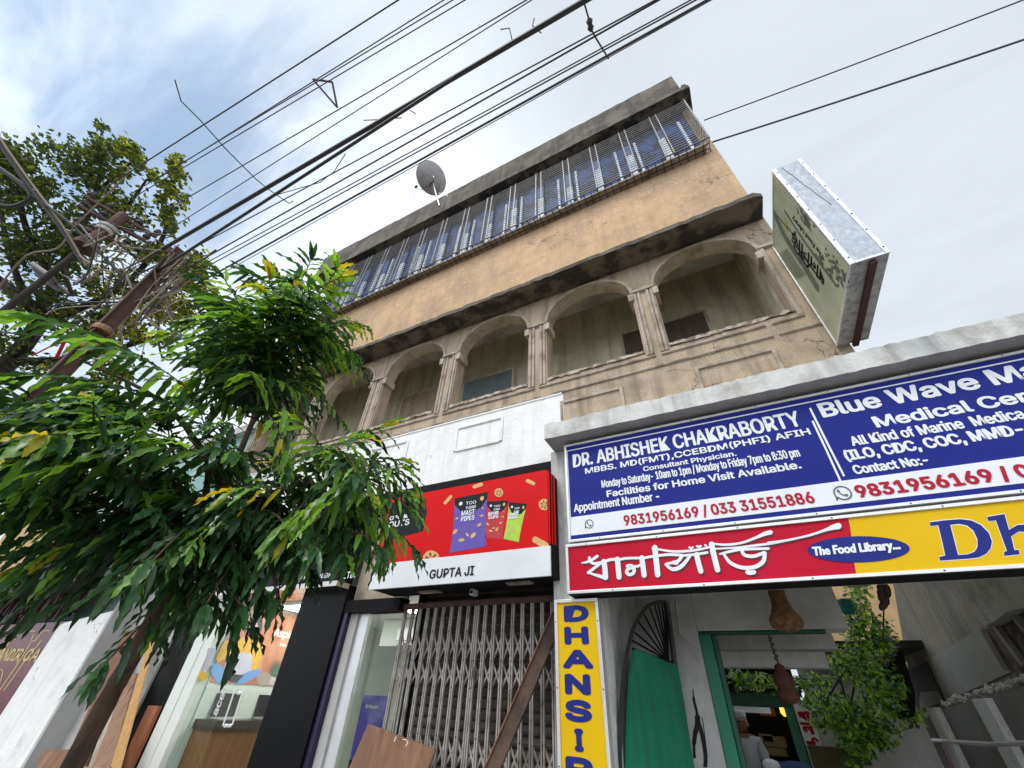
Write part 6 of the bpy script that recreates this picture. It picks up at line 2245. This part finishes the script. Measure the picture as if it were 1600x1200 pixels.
for cx_, cy_, rx, ry, n_, ty in CLUMPS:
    sub = [(cx_ + rx * rb.uniform(-1, 1) * .8, cy_ + ry * rb.uniform(-1, 1) * .8, rb.uniform(.16, .36)) for _ in range(max(3, n_ // 45))]
    for k in range(int(n_ * 1.75)):
        sx, sy, sr = rb.choice(sub)
        px_, py_ = rb.gauss(sx, rx * sr * .7), rb.gauss(sy, ry * sr * .7)
        p = at(px_, py_, t=TB_ + rb.uniform(-.0012, .0012))
        d = Vector((rb.uniform(-1, 1), rb.uniform(-1, 1), rb.uniform(-.9, .3)))
        r_ = rb.random()
        mi = (0 if r_ < .78 else 1) if ty == 0 else (0 if r_ < .45 else 1 if r_ < .85 else 2) if ty == 1 else (0 if r_ < .2 else 1 if r_ < .6 else 2)
        leaf_quad(m, p, d, Vector((rb.uniform(-.6, .6), rb.uniform(-.6, .6), 1)), rb.uniform(.08, .15), rb.uniform(.055, .095), mi)
m.build('crown', [K['bgleaf'], K['bgleaf2'], K['bgleaf3']], BT, fix=False)

# ------------------------------------------------------------------ poles, street lamp, wires
p1 = at(165, 360, t=.0105)
P1x, P1y = p1.x, p1.y
zt1, zf1 = at(226, 306, t=.0105).z, at(106, 414, t=.0105).z
PO1 = thing('utility_pole', (P1x, P1y, 0), 'rusty red tubular steel pole with crossarms and insulators among the leaves', 'pole', None)
m = MB()
m.tube([(P1x, P1y, zf1 - .02), (P1x, P1y, zt1)], 0.085, 12)
m.build('pole_shaft', K['rust'], PO1)
m = MB()
m.tube([(P1x, P1y, 0), (P1x, P1y, zf1 - .021)], 0.042, 10)
m.build('pole_stem', K['darkbark'], PO1)
m = MB()
for z_, r_ in ((zf1 - .06, .16), (zf1 + .0, .15), (zf1 + .07, .135)):
    m.lathe((P1x, P1y, z_), (0, 0, 1), [(0, r_ * .8), (.01, r_), (.05, r_), (.06, r_ * .8)], 14)
m.build('pole_flange', K['rust'], PO1)
m = MB()
for f in (.42, .52):
    z_ = zf1 + (zt1 - zf1) * f
    m.lathe((P1x, P1y, z_), (0, 0, 1), [(0, .115), (.01, .122), (.06, .122), (.07, .115)], 14)
m.build('pole_band', K['greywall'], PO1)
for f, hl, nm in ((.70, .42, 0), (.93, .48, 1), (.35, .30, 2)):
    z_ = zf1 + (zt1 - zf1) * f
    a, b = Vector((P1x - .15, P1y - hl, z_)), Vector((P1x + .12, P1y + hl, z_ + .03))
    m = MB()
    m.beam(a, b, .05, .05, (0, 0, 1))
    ca = m.build('crossarm', K['rust'], PO1)
    for k in (0.04, .3, .7, .96):
        q = a.lerp(b, k)
        mm = MB()
        mm.lathe(q + Vector((0, 0, .035)), (0, 0, 1), [(0, .018), (.03, .02), (.04, .05), (.07, .055), (.08, .03), (.1, .045), (.13, .03), (.14, .01)], 10)
        mm.build('insulator', K['darksteel'], ca)
p2 = at(265, 410, t=.009)
P2x, P2y = p2.x, p2.y
zt2_ = at(301, 368, t=.009).z
PO2 = thing('utility_pole', (P2x, P2y, 0), 'lower rusty channel pole nearest the building, carrying the thick black cables', 'pole', None)
m = MB()
m.box(P2x - .062, P2x + .062, P2y - .075, P2y - .063, 0, zt2_)
m.box(P2x - .062, P2x + .062, P2y + .063, P2y + .075, 0, zt2_)
m.box(P2x - .010, P2x + .010, P2y - .0629, P2y + .0629, 0, zt2_ - .004)
m.build('pole_shaft', K['rust'], PO2)
m = MB()
zlow = at(126, 566, t=.0078).z
m.lathe((P2x, P2y, zlow - .1), (0, 0, 1), [(0, .10), (.02, .11), (.10, .11), (.12, .10)], 12)
m.build('pole_collar', K['knotty'], PO2)
m = MB()
m.lathe((P2x, P2y, zlow + .2), (0, 0, 1), [(0, .10), (.02, .105), (.05, .105), (.07, .10)], 12)
m.build('pole_collar', K['knotty'], PO2)
la, lb = at(55, 421, t=.0098), at(88, 444, t=.0098)
SL = thing('street_lamp', tuple(la.lerp(lb, .5)), 'grey flat street lamp head on an arm among the tree leaves', 'street lamp')
m = MB()
m.beam(la, lb, .30, .07, (0, 0, 1))
m.build('lamp_head', mat('lamp_grey', (0.22, 0.21, 0.20), 0.5, .2), SL, bevel=.02)
m = MB()
dl = (lb - la).normalized()
m.beam(la + dl * .05 - Vector((0, 0, .042)), lb - dl * .08 - Vector((0, 0, .042)), .18, .006, (0, 0, 1))
m.build('lamp_glass', K['darksteel'], SL)
m = MB()
m.tube([lb - dl * .03, lb + dl * .3, Vector((P1x, P1y, zf1 - .5))], .03, 7)
m.build('lamp_arm', K['darksteel'], SL)

WIRES = [  # left pixel, its plane X, right pixel, radius in metres, label
    ((95, 338), -7.3, (622, 0), .011, 'uppermost thin overhead wire, alone above all the others'),
    ((240, 283), -6.9, (693, 0), .011, 'second overhead wire from the top, touching the triangular spacer\'s upper corner'),
    ((206, 302), -7.0, (707, 0), .010, 'third overhead wire from the top, passing through the triangular spacer'),
    ((206, 310), -7.0, (726, 0), .010, 'fourth overhead wire from the top, below the two through the spacer'),
    ((262, 327), -6.8, (822, 0), .011, 'fifth overhead wire from the top, touching the triangular spacer\'s lowest corner'),
    ((270, 355), -6.7, (830, 0), .009, 'sixth overhead wire from the top, just above the thick black cables'),
    ((232, 402), -6.2, (908, 4), .030, 'thickest black cable bundle crossing the sky, upper strand'),
    ((236, 430), -6.1, (556, 227), .022, 'thick black cable joining the bundle from below at left'),
    ((270, 405), -5.9, (1023, 0), .010, 'thin wire directly below the thick cable bundle'),
    ((296, 417), -5.9, (1028, 0), .013, 'wire crossed by the short hanging strain fitting'),
    ((305, 420), -5.8, (1078, 0), .009, 'upper of the close pair of thin wires near the dish'),
    ((308, 425), -5.8, (1086, 0), .010, 'lower of the close pair of thin wires near the dish'),
    ((300, 448), -5.8, (1104, 0), .016, 'lowest heavy wire, passing just above the satellite dish'),
    ((296, 456), -5.8, (1110, 0), .006, 'lowest thin wire, running just under the heavy wire by the dish'),
]
for (lp, xp, rp, r_, lab) in WIRES:
    a = at(*lp, X=xp)
    if r_ == .030:
        MAINZ = a.z
    if rp[1] == 227:
        b = at(575, 211, Z=MAINZ - .03)
        ext = MAINP - Vector((0, 0, .012))
    else:
        b = at(*rp, Z=a.z + .05)
        ext = a + (b - a) * 3.2
    pts = []
    tot = (ext - a).length
    for k in range(25):
        f = k / 24
        p = a.lerp(ext, f)
        p.z -= 0.012 * tot * 4 * f * (1 - f) * 0.06
        pts.append(p)
    if r_ == .030:
        MAINP = pts[6]
    m = MB()
    m.tube(pts, r_ * (.66 if r_ < .02 else .78), 6)
    tag(m.build('overhead_wire', K['cable']), lab, 'wire', 'overhead wires')
for (lp, rp, r_, lab) in (((1100, 188), (1600, -4), .011, 'upper of two thin wires running right from the building corner'), ((1113, 222), (1600, 58), .015, 'lower of two wires running right from the building corner')):
    a = at(*lp, Y=3.95)
    b = at(*rp, Z=a.z - .4)
    ext = a + (b - a) * 1.6
    m = MB()
    m.tube([a.lerp(ext, k / 12) - Vector((0, 0, .25 * 4 * (k / 12) * (1 - k / 12) * .3)) for k in range(13)], r_, 6)
    tag(m.build('service_wire', K['cable']), lab, 'wire', 'wires to the building corner')
z0_ = at(*WIRES[1][0], X=WIRES[1][1]).z
tri = [at(489, 124, Z=z0_), at(519, 128, Z=z0_ - .02), at(527, 168, Z=z0_ - .25)]
m = MB()
for a, b in ((0, 1), (1, 2), (2, 0)):
    m.tube([tri[a], tri[b]], .014, 6)
tag(m.build('wire_spacer', K['darksteel']), 'dark triangular spacer bracket clamped between the overhead wires', 'spacer')
zs_ = 6.4
m = MB()
m.tube([at(912, 2, Z=zs_), at(920, 30, Z=zs_)], .008, 5)
m.lathe(at(920, 28, Z=zs_), at(923, 44, Z=zs_) - at(920, 28, Z=zs_), [(0, .012), (.02, .032), (.05, .02), (.07, .032), (.1, .012)], 8)
m.tube([at(923, 44, Z=zs_), at(930, 58, Z=zs_), at(951, 92, Z=zs_)], .008, 5)
tag(m.build('strain_fitting', K['cable']), 'short stay with an insulator hanging between cable bundle and wires', 'fitting')
m = MB()
for P in ([(273, 124), (283, 158), (315, 190), (352, 232), (400, 280), (420, 296), (452, 318), (458, 314)],):
    m.tube([at(x, y, Z=7.6) for x, y in P], .008, 5)
tag(m.build('broken_line', K['darksteel']), 'broken thin cord dangling crosswise over the overhead wires', 'cord')
for k, P in enumerate(([(430, 305), (500, 285), (522, 268), (540, 240)], [(782, 46), (796, 44), (800, 62)], [(835, 28), (832, 40), (846, 52)], [(568, 188), (590, 187), (628, 184)], [(640, 172), (650, 178)])):
    m = MB()
    m.tube([at(x, y, Z=6.5) for x, y in P], .005, 4)
    tag(m.build('loose_strand', K['cable']), ['long thin loop of loose strand under the cable at left', 'small bent strand sticking up over the thick cable', 'short kinked strand near the top of the thick cable', 'straight loose strand end crossing the thick cable', 'tiny curled strand below the thick cable'][k], 'strand', 'loose strands on the cables')
# drooping bundles and the tangle at the poles
rw = random.Random(31)
m = MB()
for k in range(46):
    x0, y0 = rw.uniform(150, 300), rw.uniform(360, 500)
    x1, y1 = x0 + rw.uniform(-140, 120), y0 + rw.uniform(-60, 130)
    a, b = at(x0, y0, t=rw.uniform(.0082, .0098)), at(x1, y1, t=rw.uniform(.0082, .0098))
    mid = a.lerp(b, .5) + Vector((rw.uniform(-.2, .2), rw.uniform(-.2, .2), -rw.uniform(.02, .35)))
    m.tube(bez([a, mid, b], 4), rw.choice((.006, .008, .012)), 5, 0 if rw.random() < .45 else 1)
for k in range(22):
    x0, y0 = rw.uniform(262, 305), rw.uniform(385, 440)
    x1, y1 = rw.uniform(165, 240), rw.uniform(480, 520)
    a, b = at(x0, y0, t=rw.uniform(.0087, .0092)), at(x1, y1, t=rw.uniform(.0080, .0087))
    m.tube(bez([a, a.lerp(b, .5) + Vector((0, 0, -rw.uniform(0, .15))), b], 4), rw.choice((.007, .01)), 5, 0 if rw.random() < .3 else 1)
tag(m.build('cable_tangle', [K['cable'], K['cablepale']]), 'messy tangle of black and sunbleached cables looped around the poles', 'cables', kind='stuff')
for k, (P, r_, mt) in enumerate((([(-20, 190), (0, 225), (40, 285), (90, 350), (130, 412)], .022, 'cable'), ([(-20, 180), (4, 222), (48, 285), (96, 350), (134, 415)], .014, 'cablepale'), ([(-30, 310), (10, 322), (35, 318), (48, 305), (30, 285), (-20, 250)], .028, 'cable'), ([(50, 305), (110, 350), (180, 420), (230, 470)], .018, 'cable'), ([(-20, 518), (60, 524), (120, 530)], .010, 'cable'), ([(-10, 460), (40, 400), (90, 388), (120, 350), (200, 270), (180, 260)], .012, 'cablepale'))):
    m = MB()
    m.tube(bez([at(x, y, t=.0088) for x, y in P], 4), r_, 6)
    tag(m.build('sagging_cable', K[mt]), ['black pair cable running down from the top left edge to the pole', 'pale cable twisted alongside the black one at the left edge', 'thick black cable loop hanging at the left edge', 'dark cable slanting down right across the pole', 'thin dark cable across the lower left leaves', 'pale kinked cable climbing over the tree crown'][k], 'cable', 'cables sagging near the poles')
m = MB()
m.tube([at(88, 560, t=.0076), at(100, 535, t=.0076), at(112, 518, t=.0076)], .018, 6)
m.tube([at(50, 556, t=.0076), at(75, 543, t=.0076), at(98, 535, t=.0076)], .008, 6)
tag(m.build('red_ribbon', mat('red_ribbon', (0.5, 0.02, 0.03), 0.6)), 'red ribbon tied to the lower pole among the leaves', 'ribbon')
